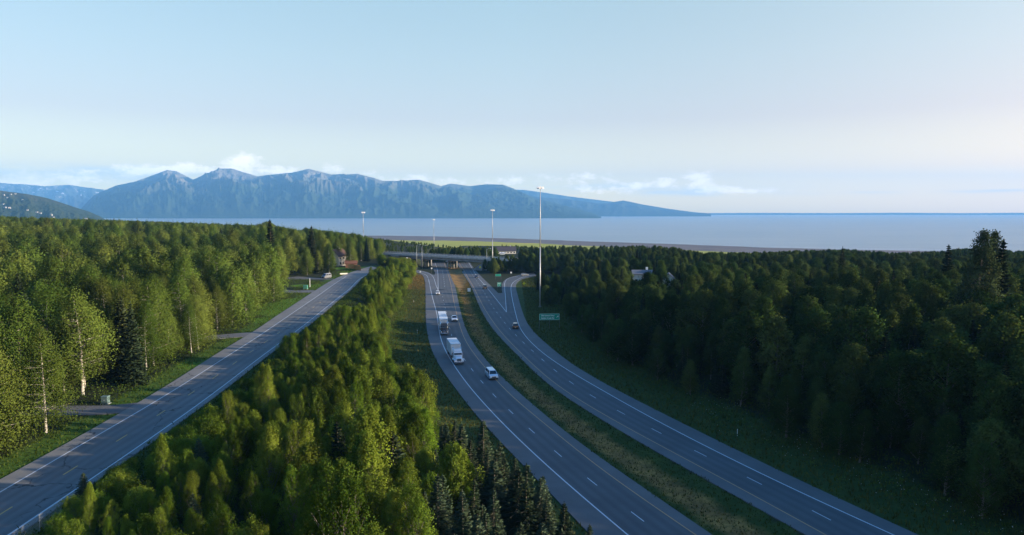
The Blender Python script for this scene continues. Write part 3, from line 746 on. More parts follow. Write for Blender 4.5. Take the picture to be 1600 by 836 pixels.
def broadleaf(kind, seed, H, R, base, leaf, nclump, nleaf, lm, bark, droop=.0, upright=0.0, sig=.5, tip=.55, multi=1, lean=.02, cone=0.0):
    """trunk with limbs + crown of leaf clusters; returns (trunk mesh, crown mesh)"""
    rs = np.random.RandomState(seed); mb = MB()
    Cs = []; Ns = []; Sh = []; cc = np.array([0, 0, H*(base*.4+.5)])
    def unit(v): return v/np.maximum(np.linalg.norm(v, axis=-1, keepdims=True), 1e-6)
    for st_ in range(multi):
        ang0 = rs.rand()*6.28; off = np.array([math.cos(ang0), math.sin(ang0)])*(.0 if multi == 1 else .35)
        Hs = H*(1-.12*st_*rs.rand()); lx, ly = rs.normal(size=2)*lean*Hs + off*Hs*.10*(multi > 1)
        bend = rs.normal(size=2)*.012*Hs
        def axis_(t): return np.array([off[0]+lx*t+bend[0]*math.sin(3.1*t), off[1]+ly*t+bend[1]*math.sin(3.1*t), Hs*t])
        r0 = .011*Hs/ (multi**.5)+.03
        ts = np.linspace(0, .97, 9)
        for a_, b_ in zip(ts[:-1], ts[1:]): stick(mb, axis_(a_)-np.array([0, 0, .3 if a_ == 0 else 0]), axis_(b_), r0*(1-a_)+.012, r0*(1-b_)+.012, 7)
        nc = nclump//multi
        lob = rs.rand(5)*6.28; lam = rs.rand(5)*.42
        for i in range(nc):
            t = base+(1-base)*((i+.5)/nc)**.92; u = (t-base)/(1-base)
            prof = min(1, (u*5.0+.25))**.7 * ((1-u**1.7)**tip*1.05*(1-cone)+cone*1.1*(1-u)**.85) + .04
            th = i*2.39996+rs.rand()*.9
            prof *= 1+sum(lam[k]*math.sin((k+1)*th+lob[k]+u*6) for k in range(5))*.55
            rad = R*prof*(rs.rand()**.5*.62+.38)
            p = axis_(t)+np.array([math.cos(th)*rad, math.sin(th)*rad, rad*(upright-droop)*.8])
            if p[2] > Hs*1.0: p[2] = Hs*(.97+.03*rs.rand())
            if rad > .35*R and rs.rand() < .55:
                q = axis_(max(base*.8, t-rad*.55/Hs*(1+upright))); stick(mb, q, p, .028+.004*R, .008, 4)
            n = int(nleaf*(.7+.6*rs.rand())*(1.0 if u < .85 else .7))
            s = sig*(.75+.5*rs.rand())*(1-.35*u)
            P = p+rs.normal(size=(n, 3))*np.array([s, s, s*(.8+droop*1.3+upright*.75)])
            if droop: P[:, 2] -= np.abs(rs.normal(size=n))*droop*s*1.2
            Cs.append(P); Sh.append(np.full(n, rs.rand())); Ns.append(unit(unit(P-p)*.55+unit((P-cc)*np.array([1, 1, R*2.2/H]))+np.array([0, 0, .12])))
        # leader
        P = axis_(.97)+rs.normal(size=(nleaf//2, 3))*np.array([.13, .13, .9])*sig*2; Cs.append(P); Sh.append(np.full(nleaf//2, rs.rand())); Ns.append(unit(P-axis_(.93)))
    C = np.vstack(Cs); Sh = np.concatenate(Sh); N = np.vstack(Ns); kk = C[:, 2] > .3; C = C[kk]; Sh = Sh[kk]; N = N[kk]
    sc = leaf*(.7+.6*rs.rand(len(C)))
    tm_ = bpy.data.meshes.new(kind+'_trunk'); tm_.from_pydata(mb.v, [], mb.f); tm_.materials.append(bark); tm_.polygons.foreach_set('use_smooth', [True]*len(tm_.polygons))
    return tm_, leafmesh(kind+'_crown', C, sc, sc*.62, rs, lm, Sh, N), H

def spruce(seed, H, R, lm, whorls, per, seg, needle, ragged=.15):
    rs = np.random.RandomState(seed); mb = MB(); Cs = []; Ss = []; Dv = []; Sh = []
    stick(mb, (0, 0, -.3), (0, 0, H*.5), .016*H, .009*H, 7); stick(mb, (0, 0, H*.5), (0, 0, H), .009*H, .01, 7)
    for w in range(whorls):
        u = (w+.3*rs.rand())/whorls; z = H*(.05+.94*u)
        rr = R*(1-u)**.85*(1+.0*w)+.05
        k = max(3, int(per*(1-.45*u)))
        for b_ in range(k):
            th = (b_+rs.rand()*.7)/k*6.283+w*1.1; L = rr*(1-ragged+2*ragged*rs.rand())
            rise = .45*(u-.35)
            tip = np.array([math.cos(th)*L, math.sin(th)*L, z+L*rise-.10*L])
            root = np.array([0, 0, z])
            if L > .7 and rs.rand() < .6: stick(mb, root, tip, .02, .006, 3)
            n = max(5, int(seg*L)); tt = np.linspace(.12, 1, n)**.85
            P = root[None]+(tip-root)[None]*tt[:, None]; P[:, 2] -= .22*L*(4*tt*(1-tt))*.5
            side = np.array([-math.sin(th), math.cos(th), 0])
            sh = rs.rand()
            for rep in range(3):
                sp_ = (rs.rand(n)-.5)*2*(.34*L*(1-tt*.75)+.04)
                Q = P+side[None]*sp_[:, None]+rs.normal(size=(n, 3))*.035
                Q[:, 2] -= np.abs(sp_)*.35
                dirv = (tip-root)/np.linalg.norm(tip-root)+side*np.sign(sp_)[:, None]*.8+np.array([0, 0, .15]); dirv /= np.linalg.norm(dirv, axis=1)[:, None]
                Cs.append(Q); Dv.append(dirv); Sh.append(np.full(n, sh))
    Q = np.array([[0, 0, H*(.93+.08*k/8)] for k in range(8)])+rs.normal(size=(8, 3))*.03; Cs.append(Q); Dv.append(np.tile([0, 0, 1.], (8, 1))); Sh.append(np.full(8, .6))
    C = np.vstack(Cs); D = np.vstack(Dv); Sh = np.concatenate(Sh); n = len(C)
    e = rs.normal(size=(n, 3)); e -= (e*D).sum(1)[:, None]*D; e /= np.linalg.norm(e, axis=1)[:, None]
    s = needle*(.7+.6*rs.rand(n))[:, None]
    V = np.stack([C-D*s, C-e*s*.38, C+D*s, C+e*s*.38], 1).reshape(-1, 3)
    tm_ = bpy.data.meshes.new('spruce_trunk'); tm_.from_pydata(mb.v, [], mb.f); tm_.materials.append(M_BARK)
    Nn = C*np.array([1, 1, 0])/np.maximum(np.linalg.norm(C[:, :2], axis=1), .05)[:, None]+np.array([0, 0, .55]); Nn /= np.linalg.norm(Nn, axis=1)[:, None]
    return tm_, npmesh('spruce_crown', V, 4, np.arange(4*n), lm, {'col': ('FACE', leafcol(n, rs, Sh)), 'nrm': ('FACE', np.column_stack([Nn, np.ones(n)]))}), H

BIRCH = [broadleaf('birch', 10+i, [15.5, 14, 17, 13, 16, 12.5][i], [3.2, 2.9, 3.0, 3.1, 3.5, 2.6][i], [.25, .17, .28, .14, .2, .14][i], .098, 135, 150, L_BIRCH, M_BIRCHBARK, droop=.45, sig=.62, tip=.6) for i in range(6)]
BIRCHF = [broadleaf('birch', 40+i, [16, 14, 13][i], [3.2, 3.1, 2.9][i], .12, .17, 95, 85, L_BIRCH, M_BIRCHBARK, droop=.45, sig=.7, tip=.6) for i in range(3)]
COTT = [broadleaf('cottonwood', 60+i, [9, 10.5, 8, 11.5, 7, 9.5, 6.5, 10][i], [1.7, 1.8, 1.6, 2.0, 1.5, 1.5, 1.7, 1.6][i], [.08, .1, .06, .12, .06, .08, .05, .1][i], .07, 190, 80, L_COTTON, M_BARK, upright=1.25, sig=.20, tip=.7, cone=.42, multi=[1, 2, 1, 2, 3, 1, 2, 1][i], lean=.035) for i in range(8)]
ALDER = [broadleaf('alder', 80+i, [5, 6, 4.2, 6.8][i], [2.1, 2.4, 1.9, 2.5][i], .06, .09, 130, 80, L_COTTON, M_BARK, upright=.6, sig=.36, tip=.5, multi=3, lean=.06) for i in range(4)]
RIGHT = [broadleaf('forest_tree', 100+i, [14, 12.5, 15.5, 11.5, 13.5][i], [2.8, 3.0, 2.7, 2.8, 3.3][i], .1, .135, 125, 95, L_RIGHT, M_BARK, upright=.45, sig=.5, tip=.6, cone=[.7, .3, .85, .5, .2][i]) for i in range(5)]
BRIGHT = broadleaf('bright', 131, 11.5, 1.9, .15, .09, 130, 80, L_BRIGHT, M_BARK, upright=.8, sig=.3, tip=.8, cone=.6)
BIGSPR = broadleaf('pine', 171, 24, 4.3, .12, .17, 170, 80, leafmat('pine_needles', (.05, .075, .034), (.065, .09, .04), .15), M_BARK, upright=.35, sig=.55, tip=.6, cone=.75)
SPR = [spruce(140+i, [8.5, 7, 9.5, 6][i], [2.0, 1.8, 2.1, 1.6][i], L_SPRUCE, [30, 26, 32, 22][i], 9, 11, .15) for i in range(4)]
DSPR = [spruce(150+i, [15, 12, 17][i], [2.2, 2.2, 2.5][i], L_DSPRUCE, [44, 38, 48][i], 9, 16, .24, .3) for i in range(3)]

TREEC = {}
def place(proto, x, y, h, name, label, cat, group, rs, wid=1.0, crown='crown'):
    tm_, cm, H = proto; s = h/H
    z = gz(x, y)
    e = bpy.data.objects.new(name, None); e.empty_display_size = .5; COL.objects.link(e)
    e.location = (x, y, z-.05); e.rotation_euler = (rs.normal()*.02, rs.normal()*.02, rs.rand()*6.28); e.scale = (s*wid, s*wid, s)
    tag(e, label, cat, group)
    for nm, m_ in (('trunk', tm_), ('crown', cm)):
        c_ = bpy.data.objects.new(nm, m_); COL.objects.link(c_); c_.parent = e
    return e
# forest of far trees merged into one object
class Merge:
    def __init__(s): s.P = []; s.src = []
    def add(s, proto, x, y, z, h, rs, wid=1.0):
        if proto[1].name not in s.src: s.src.append(proto[1].name)
        sc = h/proto[2]; s.P.append((x, y, z, sc*wid, sc, rs.rand()*6.28, s.src.index(proto[1].name)))
    def build(s, name, label, cat):
        A = np.array(s.P); me = bpy.data.meshes.new(name); me.from_pydata(A[:, :3].tolist(), [], [])
        for an, ty, arr in (('tree_scale', 'FLOAT_VECTOR', A[:, [3, 3, 4]]), ('tree_turn', 'FLOAT_VECTOR', np.column_stack([A[:, 5]*0, A[:, 5]*0, A[:, 5]]))):
            t_ = me.attributes.new(an, ty, 'POINT'); t_.data.foreach_set('vector', np.ascontiguousarray(arr, dtype=np.float32).ravel())
        t_ = me.attributes.new('tree_kind', 'INT', 'POINT'); t_.data.foreach_set('value', A[:, 6].astype(np.int32))
        o = link(bpy.data.objects.new(name, me)); tag(o, label, cat, kind='stuff')
        g = bpy.data.node_groups.new(name, 'GeometryNodeTree'); g.interface.new_socket('Geometry', in_out='INPUT', socket_type='NodeSocketGeometry'); g.interface.new_socket('Geometry', in_out='OUTPUT', socket_type='NodeSocketGeometry')
        gi = g.nodes.new('NodeGroupInput'); go = g.nodes.new('NodeGroupOutput')
        def attr(nm, ty):
            a_ = g.nodes.new('GeometryNodeInputNamedAttribute'); a_.data_type = ty; a_.inputs['Name'].default_value = nm; return a_.outputs['Attribute']
        outs = []
        kind = attr('tree_kind', 'INT')
        join = g.nodes.new('GeometryNodeJoinGeometry')
        for k, nm in enumerate(s.src):
            so = next(ob for ob in bpy.data.objects if ob.data is not None and ob.type == 'MESH' and ob.data.name == nm)   # a crown already standing in the scene
            oi = g.nodes.new('GeometryNodeObjectInfo'); oi.inputs['Object'].default_value = so; oi.inputs['As Instance'].default_value = True; oi.transform_space = 'ORIGINAL'
            cmp_ = g.nodes.new('FunctionNodeCompare'); cmp_.data_type = 'INT'; cmp_.operation = 'EQUAL'; g.links.new(kind, [i for i in cmp_.inputs if i.type == 'INT'][0]); [i for i in cmp_.inputs if i.type == 'INT'][1].default_value = k
            ip = g.nodes.new('GeometryNodeInstanceOnPoints'); g.links.new(gi.outputs[0], ip.inputs['Points']); g.links.new(oi.outputs['Geometry'], ip.inputs['Instance']); g.links.new(cmp_.outputs[0], ip.inputs['Selection'])
            g.links.new(attr('tree_scale', 'FLOAT_VECTOR'), ip.inputs['Scale']); g.links.new(attr('tree_turn', 'FLOAT_VECTOR'), ip.inputs['Rotation']); g.links.new(ip.outputs[0], join.inputs[0])
        g.links.new(join.outputs[0], go.inputs[0])
        md = o.modifiers.new('trees', 'NODES'); md.node_group = g; return o

# -------- where trees may stand
def skyl(px):       # top of the forest line in the photograph, as an angle limit
    return np.interp(px, [-200, 0, 150, 300, 405, 418, 432, 470, 480, 520, 560, 596, 600, 620, 700, 780, 800, 830, 870, 960, 1000, 1015, 1060, 1100, 1200, 1300, 1320, 1400, 1480, 1500, 1600, 1800],
                         [336, 338, 343, 348, 352, 345, 353, 360, 356, 362, 366, 374, 384, 392, 392, 392, 392, 391, 389, 386, 383, 382, 388, 395, 393, 390, 389, 395, 392, 386, 392, 392])
def hmax(px, y, z): return CAMZ-(skyl(px)-HORIZ)/FPX*y - z
# things that must stay in view: (px0, px1, py0, py1, distance)
CLEAR = [(520, 541, 385, 406, 395), (776, 812, 388, 404, 640), (497, 516, 424, 437, 345), (472, 482, 440, 452, 285), (994, 1014, 417, 426, 296), (1041, 1050, 428, 438, 281),
         (158, 172, 612, 632, 118), (540, 572, 398, 416, 370), (836, 880, 470, 505, 268), (805, 830, 425, 470, 395), (598, 606, 402, 416, 400),
         (600, 760, 388, 403, 480), (652, 745, 403, 420, 470), (772, 806, 423, 448, 400), (445, 566, 420, 474, 330), (1226, 1236, 484, 494, 190), (0, 62, 800, 836, 75),
         (600, 660, 378, 400, 490)]
def blocks(x, y, z, h, r):
    px, pt = proj(x, y, z+h*.96); _, pb = proj(x, y, z); rp = r*FPX/max(y, 1)*.8
    for a0, a1, b0, b1, D in CLEAR:
        if y < D and px+rp > a0 and px-rp < a1 and pt < b1 and pb > b0: return True
    return False
rs = np.random.RandomState(77)
def scatter(x0, x1, y0, y1, sp, j=.42):
    nx_, ny_ = int((x1-x0)/sp), int((y1-y0)/sp); out = []
    for a_ in range(nx_):
        for b_ in range(ny_): out.append((x0+(a_+.5*(b_ % 2)+j*(rs.rand()*2-1)+.5)*sp, y0+(b_+j*(rs.rand()*2-1)+.5)*sp))
    return np.array(out)
def drvdist(P):
    d = np.full(len(P), 1e9)
    for Q, w in DRV: d = np.minimum(d, dist_to(Q, P[:, 0], P[:, 1])-w)
    return d
# ---- left forest
P1_ = scatter(-280, -20, 34, 330, 5.6); P1_ = P1_[(xof(FL, P1_[:, 1])-P1_[:, 0]) < 26]
P2_ = scatter(-280, -20, 34, 330, 8.0); P2_ = P2_[(xof(FL, P2_[:, 1])-P2_[:, 0]) >= 26]
P = np.vstack([P1_, P2_, scatter(-560, -60, 330, 620, 9.6), scatter(-760, -280, 100, 330, 9), scatter(-1150, -130, 620, 1050, 13), scatter(-900, -560, 330, 620, 12)])
xf_ = xof(FL, np.minimum(P[:, 1], 395)); dl = xf_-P[:, 0]
keep = (dl > 5.2)
keep &= (P[:, 0] > -.80*P[:, 1]-30) & ~((P[:, 1] > 395) & (P[:, 0] > atd(604, P[:, 1])))
keep &= drvdist(P) > 3.5
# lawns beside the driveways, house plots
def inlawn(P):
    k = np.zeros(len(P), bool)
    for px, py, r in ((450, 478, 10), (470, 470, 8), (432, 488, 7), (415, 500, 5), (478, 447, 6), (493, 447, 5), (505, 432, 11), (530, 404, 12), (545, 412, 12), (560, 412, 10), (525,425,7), (540,425,6)):
        a_ = at(px, py, FZ); k |= np.hypot(P[:, 0]-a_[0], P[:, 1]-a_[1]) < r
    return k
keep &= ~inlawn(P)
P = P[keep]; dl = dl[keep]
G = ground(P[:, 0], P[:, 1]); PX, PYb = proj(P[:, 0], P[:, 1], G)
size = 1/np.hypot(P[:, 0], P[:, 1])*np.where(dl < 22, 1.35, 1)*np.where((PX > -40) & (PX < 1640), 1, .01)
order = np.argsort(-size)
far = Merge(); n_ind = 0
for i in order:
    x, y = P[i]; z = G[i]; h = 15.5*(.58+.62*rs.rand())
    if dl[i] < 9: h *= .95
    if y > 330: h *= .85+.3*rs.rand()
    h = min(h, hmax(PX[i], y, z)+rs.rand()*2.2-2.0)
    if h < 5: continue
    if rs.rand() < .05 and y > 120: kind = 'spruce'
    else: kind = 'birch'
    if blocks(x, y, z, h, 2.4):
        if y > 150: 
            h2 = h*.45
            if h2 < 3 or blocks(x, y, z, h2, 2): continue
            h = h2
        else: continue
    if n_ind < 300 and PX[i] > -60 and kind == 'birch':
        n_ind += 1
        if dl[i] < 13: lab, grp = 'leafy birch with pale trunk in the front row along the side road', 'birches lining the left edge of the side road'
        else: lab, grp = 'green birch standing inside the dense forest left of the side road', 'birches in the forest left of the side road'
        place((BIRCH if y < 190 else BIRCHF)[rs.randint(6 if y < 190 else 3)], x, y, h, 'birch_tree', lab, 'tree', grp, rs, wid=(.9 if dl[i] < 26 else 1.25)+.3*rs.rand())
    else:
        if kind == 'spruce': far.add(DSPR[rs.randint(3)], x, y, z, h, rs)
        elif y < 260 and PX[i] > -60: far.add(BIRCHF[rs.randint(3)], x, y, z, h, rs, wid=1.05+.35*rs.rand())
        else: far.add(BIRCHF[rs.randint(3)], x, y, z, h, rs, wid=(1.2 if y < 620 else 1.6)*(.85+.35*rs.rand()))
# ---- centre strip
P = np.vstack([scatter(-60, 12, 40, 190, 3.3), scatter(-80, -10, 190, 420, 3.7)])
xr_ = xof(FR, np.minimum(P[:, 1], 400)); xl_ = xof(P1, P[:, 1])
w0 = P[:, 0]-xr_; w1 = xl_-P[:, 0]
keep = (w0 > 2.8) & (w1 > np.interp(P[:, 1], [60, 90, 105, 130, 200, 300, 420], [3.2, 3.6, 9, 13, 13, 9, 8]))
P = P[keep]; w0 = w0[keep]; w1 = w1[keep]
G = ground(P[:, 0], P[:, 1]); PX, PYb = proj(P[:, 0], P[:, 1], G)
order = np.argsort(P[:, 1])
def roadlimit(px):   # keep the side road and its right line in view over the near bushes
    return np.interp(px, [0, 60, 120, 200, 344, 400, 440, 520, 560, 600, 640], [812, 812, 770, 720, 622, 585, 535, 462, 428, 404, 398])
scr = Merge(); nC = nS = nA = 0; sprn = 0; SPRUCES = []
for i in order:
    x, y = P[i]; z = G[i]; px = PX[i]; pb = PYb[i]
    near_hw = w1[i] < (23 if y < 78 else 13.5 if y < 105 else 10) and y < 125
    h = 4.2+6.8*rs.rand()+2*sst(0, 1, math.sin(x*.13+y*.05))
    if near_hw: h = 5.5+3.5*rs.rand()
    if w0[i] < 5: h = 1.6+1.6*rs.rand()
    if y > 200: h *= .8
    if rs.rand() < .85: h = min(h, .22*(w0[i]+6)+(FZ-z)+.8*rs.rand())
    if w1[i] < 16 and y > 125: h = 2+2.5*rs.rand()
    # line of sight to the side road
    r_ = 1.2*FPX/y
    lim = roadlimit(px-r_*.6) if px < 640 else 380
    hl = CAMZ-(lim-HORIZ)/FPX*y-z
    h = min(h, hl+ (.5 if rs.rand() < .15 else -.1))
    h = min(h, hmax(px, y, z))
    if h < 1.3: continue
    if blocks(x, y, z, h, 1.2): continue
    if y < 125 and px > 640: h = min(h, CAMZ-(np.interp(px, [640, 690, 720, 745, 775, 800, 830, 865, 893, 930], [560, 610, 642, 652, 692, 722, 738, 768, 790, 850])-HORIZ)/FPX*y-z+.4*rs.rand())
    if h < 1.3: continue
    far_off = px < -60 or px > 1660 or pb < 0
    if (near_hw and rs.rand() < .97) or (y < 120 and rs.rand() < .05 and h > 3.5):
        if h < 2.6: continue
        nS += 1; SPRUCES.append((x, y, h, w1[i])); continue
    if h < 4.2 or w1[i] < 14 and rs.rand() < .5:
        if nA < 200: nA += 1; place(ALDER[rs.randint(4)], x, y, h, 'alder_bush', 'bushy alder on the slope between the side road and the highway', 'bush', 'alders between the side road and the highway', rs)
        else: scr.add(ALDER[rs.randint(4)], x, y, z, h, rs)
    else:
        if nC < 300: nC += 1; place(COTT[rs.randint(8)], x, y, h, 'cottonwood_tree', 'slender young green cottonwood between the side road and the highway', 'tree', 'young cottonwoods between the side road and the highway', rs, wid=.8+.4*rs.rand())
        else: scr.add(COTT[rs.randint(8)], x, y, z, h, rs)
for k in range(230):
    px = rs.uniform(596, 652); y = rs.uniform(395, 470); x = atd(px, y); z = gz(x, y)
    if x > xof(P1, y)-6 and y < 440 or x < xof(FR, min(y, 395))+3 and y < 400: continue
    h = min(2+5*rs.rand(), CAMZ-(np.interp(px, [596, 612, 640, 652], [399, 401, 405, 412])-HORIZ)/FPX*y-z)
    if h > 1.2 and not blocks(x, y, z, h, 1): scr.add(ALDER[rs.randint(4)], x, y, z, h, rs)
if scr.P: scr.build('distant_scrub', 'green scrub further along the strip between the roads', 'scrub')
x, y = at(668, 800, 3.0); x, y = atd(655, 92), 92.0
place(BRIGHT, x, y, 10.5, 'poplar_tree', 'bright lime green poplar, the brightest tree of the strip between the roads', 'tree', None, rs, 1.1)
x, y = atd(110, 74), 74.0
place(SPR[2], x, y, min(9, CAMZ-(748-HORIZ)/FPX*y-gz(x, y)), 'spruce_tree', 'lone young spruce overlapping the side road line at the lower left', 'tree', None, rs, wid=1.5)
for k, (x, y, h, w) in enumerate(SPRUCES):
    if w < 9.5: lab, grp = 'pale blue green young spruce in the row along the left highway shoulder', 'young spruces in the row along the highway shoulder'
    else: lab, grp = 'young spruce standing among the cottonwoods between the roads', 'young spruces among the cottonwoods'
    place(SPR[rs.randint(4)], x, y, h, 'spruce_tree', lab, 'tree', grp, rs, wid=.9+.3*rs.rand())
# ---- right forest
P = np.vstack([scatter(20, 420, -60, 240, 5.3), scatter(10, 420, 240, 470, 6.6), scatter(380, 640, 200, 470, 9), scatter(-30, 520, 470, 620, 8)])
xr_ = np.where(P[:, 1] < 405, xof(P4, np.minimum(P[:, 1], 405)), 32.0); w0 = P[:, 0]-xr_
keep = (w0 > np.interp(P[:, 1], [60, 100, 150, 250, 330, 400], [10, 12, 12, 11, 10, 7])) & (P[:, 0] < .8*P[:, 1]+210)
db = dist_to(BR, P[:, 0], P[:, 1]); keep &= ~((db < 9))
keep &= ~((P[:, 1] > 455) & (P[:, 0] < atd(746, P[:, 1])) & (P[:, 1] < 560))
P = P[keep]; w0 = w0[keep]; G = ground(P[:, 0], P[:, 1]); PX, PYb = proj(P[:, 0], P[:, 1], G)
# back of the gore: trees between exit ramp and main road
P2_ = np.array([(atd(px, y), y) for px, y in ((772, 425), (779, 432), (788, 436), (797, 440), (806, 446), (765, 440), (758, 452), (783, 447), (776, 440), (792, 450), (800, 455), (812, 452), (768, 455), (822, 450), (830, 446), (838, 440))])
size = 1/np.hypot(P[:, 0], P[:, 1])*np.where((PX > -20) & (PX < 1640), 1, .01)
order = np.argsort(-size); farr = Merge(); fars = Merge(); nR = nD = 0
for i in order:
    x, y = P[i]; z = G[i]; px = PX[i]
    h = 13.5*(.66+.56*rs.rand())
    if w0[i] < 22: h *= .7
    if y > 150: h *= .72+.28*sst(330, 150, y)
    h = min(h, hmax(px, y, z)+rs.rand()*2.2-2.0)
    if 350-.176*x < y < 440-.176*x and y < 428: h = min(h, .2*(x-4)-z)
    if h < 2: continue
    if blocks(x, y, z, h, 2.2):
        h *= .5
        if blocks(x, y, z, h, 2.2): continue
    vis = -30 < px < 1640
    con = rs.rand() < (.16 if y < 200 else .3)
    if con:
        if nD < 90 and vis: nD += 1; place(DSPR[rs.randint(3)], x, y, h, 'dark_spruce_tree', 'dark spruce among the leafy trees right of the highway', 'tree', 'dark spruces in the forest right of the highway', rs)
        else: fars.add(DSPR[rs.randint(3)], x, y, z, h, rs)
    elif nR < 300 and vis:
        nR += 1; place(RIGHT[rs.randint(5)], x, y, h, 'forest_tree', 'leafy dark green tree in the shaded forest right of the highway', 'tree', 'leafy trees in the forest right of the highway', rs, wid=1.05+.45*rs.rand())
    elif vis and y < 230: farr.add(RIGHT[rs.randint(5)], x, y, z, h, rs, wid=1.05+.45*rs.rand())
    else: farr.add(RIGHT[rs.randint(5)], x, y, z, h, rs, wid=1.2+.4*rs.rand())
for k in range(80):
    px = rs.uniform(763, 915); y = rs.uniform(429, 446); x = atd(px, y); h = min(12, CAMZ-(rs.uniform(402, 413)-(6 if px > 790 else 0)-HORIZ)/FPX*y-gz(x, y))
    if h > 2.5 and not blocks(x, y, gz(x, y), h, 1.5): farr.add(RIGHT[rs.randint(5)], x, y, gz(x, y), h, rs, wid=1.2)
for x, y in P2_:
    farr.add(RIGHT[rs.randint(5)], x, y, gz(x, y), 6.5+3.5*rs.rand(), rs)
# belt of trees beyond the bridge
for i in range(900):
    px = rs.uniform(560, 1000); y = rs.uniform(600, 760) if i < 420 else rs.uniform(515, 600); x = atd(px, y); z = gz(x, y)
    top = CAMZ-(rs.uniform(384, 392)+(2.5 if i >= 420 else 0)-HORIZ)/FPX*y; h = np.clip(top-z, 3, 13)
    if blocks(x, y, z, h, 2) and 776 < px < 812 and y < 640: continue
    (fars.add(DSPR[rs.randint(3)], x, y, z, h, rs) if rs.rand() < .12 else farr.add(RIGHT[rs.randint(5)], x, y, z, h, rs, wid=1.2))
farr.build('distant_right_forest', 'dark leafy forest further back right of the highway and behind the overpass', 'forest')
fars.build('distant_spruces', 'scattered dark spruce tops in the far right forest', 'forest')
far.build('distant_left_forest', 'dense green birch forest stretching away left of the side road', 'forest')
# landmark trees of the right skyline
def landmark(proto, px, ptop, y, name, label, wid=1.0):
    x = atd(px, y); z = gz(x, y); h = CAMZ-(ptop-HORIZ)/FPX*y-z
    place(proto, x, y, h, name, label, 'tree', None, rs, wid)
landmark(BIGSPR, 1529, 364, 150, 'pine_tree', 'tallest tree of the right skyline, broad dark crown above the sea', 1.0)
landmark(BIGSPR, 1541, 365, 153, 'pine_tree', 'twin crown just right of the tallest skyline tree, almost as high', .8)
landmark(DSPR[1], 1556, 374, 152, 'spruce_tree', 'narrow spruce close against the right side of the tallest skyline tree', .8)
landmark(DSPR[0], 1485, 382, 200, 'spruce_tree', 'ragged dark spruce poking above the skyline left of the tallest tree', 1.1)
landmark(DSPR[2], 1316, 386, 260, 'spruce_tree', 'blackish spruce top breaking the middle of the right skyline', 1.1)
landmark(DSPR[0], 424, 343, 330, 'spruce_tree', 'pointed spruce rising highest from the left forest line against the sea', 1.1)
landmark(DSPR[1], 485, 353, 360, 'spruce_tree', 'dark spruce pair rising left of the cream house', 1.0)
landmark(DSPR[1], 784.5, 381, 665, 'spruce_tree', 'left of two dark spruces behind the dark roofed house', 1.0)
landmark(DSPR[0], 791, 381.5, 665, 'spruce_tree', 'right of two dark spruces behind the dark roofed house', 1.0)
landmark(RIGHT[3], 806, 383, 668, 'leafy_tree', 'round leafy tree behind the right end of the dark roofed house', .9)
landmark(DSPR[2], 768, 384, 640, 'spruce_tree', 'dark spruce beside the high mast pole past the overpass', .8)
landmark(DSPR[0], 757, 385, 650, 'spruce_tree', 'dark spruce above the right end of the overpass', .9)

# ---- undergrowth and grass
def stuffleaves(name, C, su, sv, m, label, cat, treev):
    n = len(C); V = quads(C, su, sv, rs); A = leafcol(n, rs); A[:, 1] = treev
    me = npmesh(name, V, 4, np.arange(4*n), m, {'col': ('FACE', A)}); return tag(link(bpy.data.objects.new(name, me)), label, cat, kind='stuff')
def clumps(P, hts, k, sp, leaf):
    G = ground(P[:, 0], P[:, 1]); C = np.repeat(np.column_stack([P, G+hts*.5]), k, 0)+rs.normal(size=(len(P)*k, 3))*np.repeat(np.column_stack([hts*sp, hts*sp, hts*.3]), k, 0)
    tv = np.repeat(rs.rand(len(P)), k); return C, tv
P = np.vstack([scatter(-65, 12, 45, 330, 1.5), ]); a_ = P[:, 0]-xof(FR, P[:, 1]); b_ = xof(P1, P[:, 1])-P[:, 0]; P = P[(a_ > 1.6) & (b_ > np.interp(P[:, 1], [60, 100, 130, 400], [1.5, 5, 9, 6]))]
C1, t1 = clumps(P, .5+.9*rs.rand(len(P)), 26, .6, .1)
P = scatter(-140, -25, 45, 330, 2.0); a_ = xof(FL, P[:, 1])-P[:, 0]; P = P[(a_ > 3.0) & (a_ < 34) & (drvdist(P) > .8) & ~inlawn(P)]
C2, t2 = clumps(P, .5+1.0*rs.rand(len(P)), 26, .6, .1)
P = scatter(15, 130, 60, 330, 2.1); a_ = P[:, 0]-xof(P4, P[:, 1]); P = P[(a_ > 5.5) & (a_ < 30) & (rs.rand(len(P)) < np.clip((a_-3)/6, 0, 1))]
C3, t3 = clumps(P, .4+1.3*rs.rand(len(P)), 24, .6, .1)
C = np.vstack([C1, C2, C3]); s_ = .13*(.7+.6*rs.rand(len(C)))
stuffleaves('undergrowth', C, s_, s_*.65, L_UNDER, 'low leafy bushes and weeds under and between the trees', 'undergrowth', np.concatenate([t1, t2, t3]))
# grass tufts on the verges and median
def tufts(P, h, dryv):
    dryv = np.clip(dryv, 0, 1)
    G = ground(P[:, 0], P[:, 1]); n = len(P); k = 4
    B = np.repeat(np.column_stack([P, G]), k, 0); B[:, :2] += rs.normal(size=(n*k, 2))*.22
    hh = np.repeat(h, k)*(.5+.8*rs.rand(n*k)); th = rs.rand(n*k)*6.28; w = .05+.06*rs.rand(n*k)
    dx, dy = np.cos(th)*w, np.sin(th)*w; ln = rs.normal(size=(n*k, 2))*.3*hh[:, None]
    V = np.stack([B-np.column_stack([dx, dy, 0*dx]), B+np.column_stack([dx, dy, 0*dx]), B+np.column_stack([ln[:, 0], ln[:, 1], hh])], 1).reshape(-1, 3)
    A = leafcol(n*k, rs); A[:, 1] = np.repeat(dryv, k); return V, A
Vs = []; As = []
P = scatter(-25, 70, 72, 420, .75); m0 = P[:, 0]-xof(P2, P[:, 1]); m1 = xof(P3, P[:, 1])-P[:, 0]; k_ = (m0 > .1) & (m1 > .1); P = P[k_]; tt = m0[k_]/(m0[k_]+m1[k_])
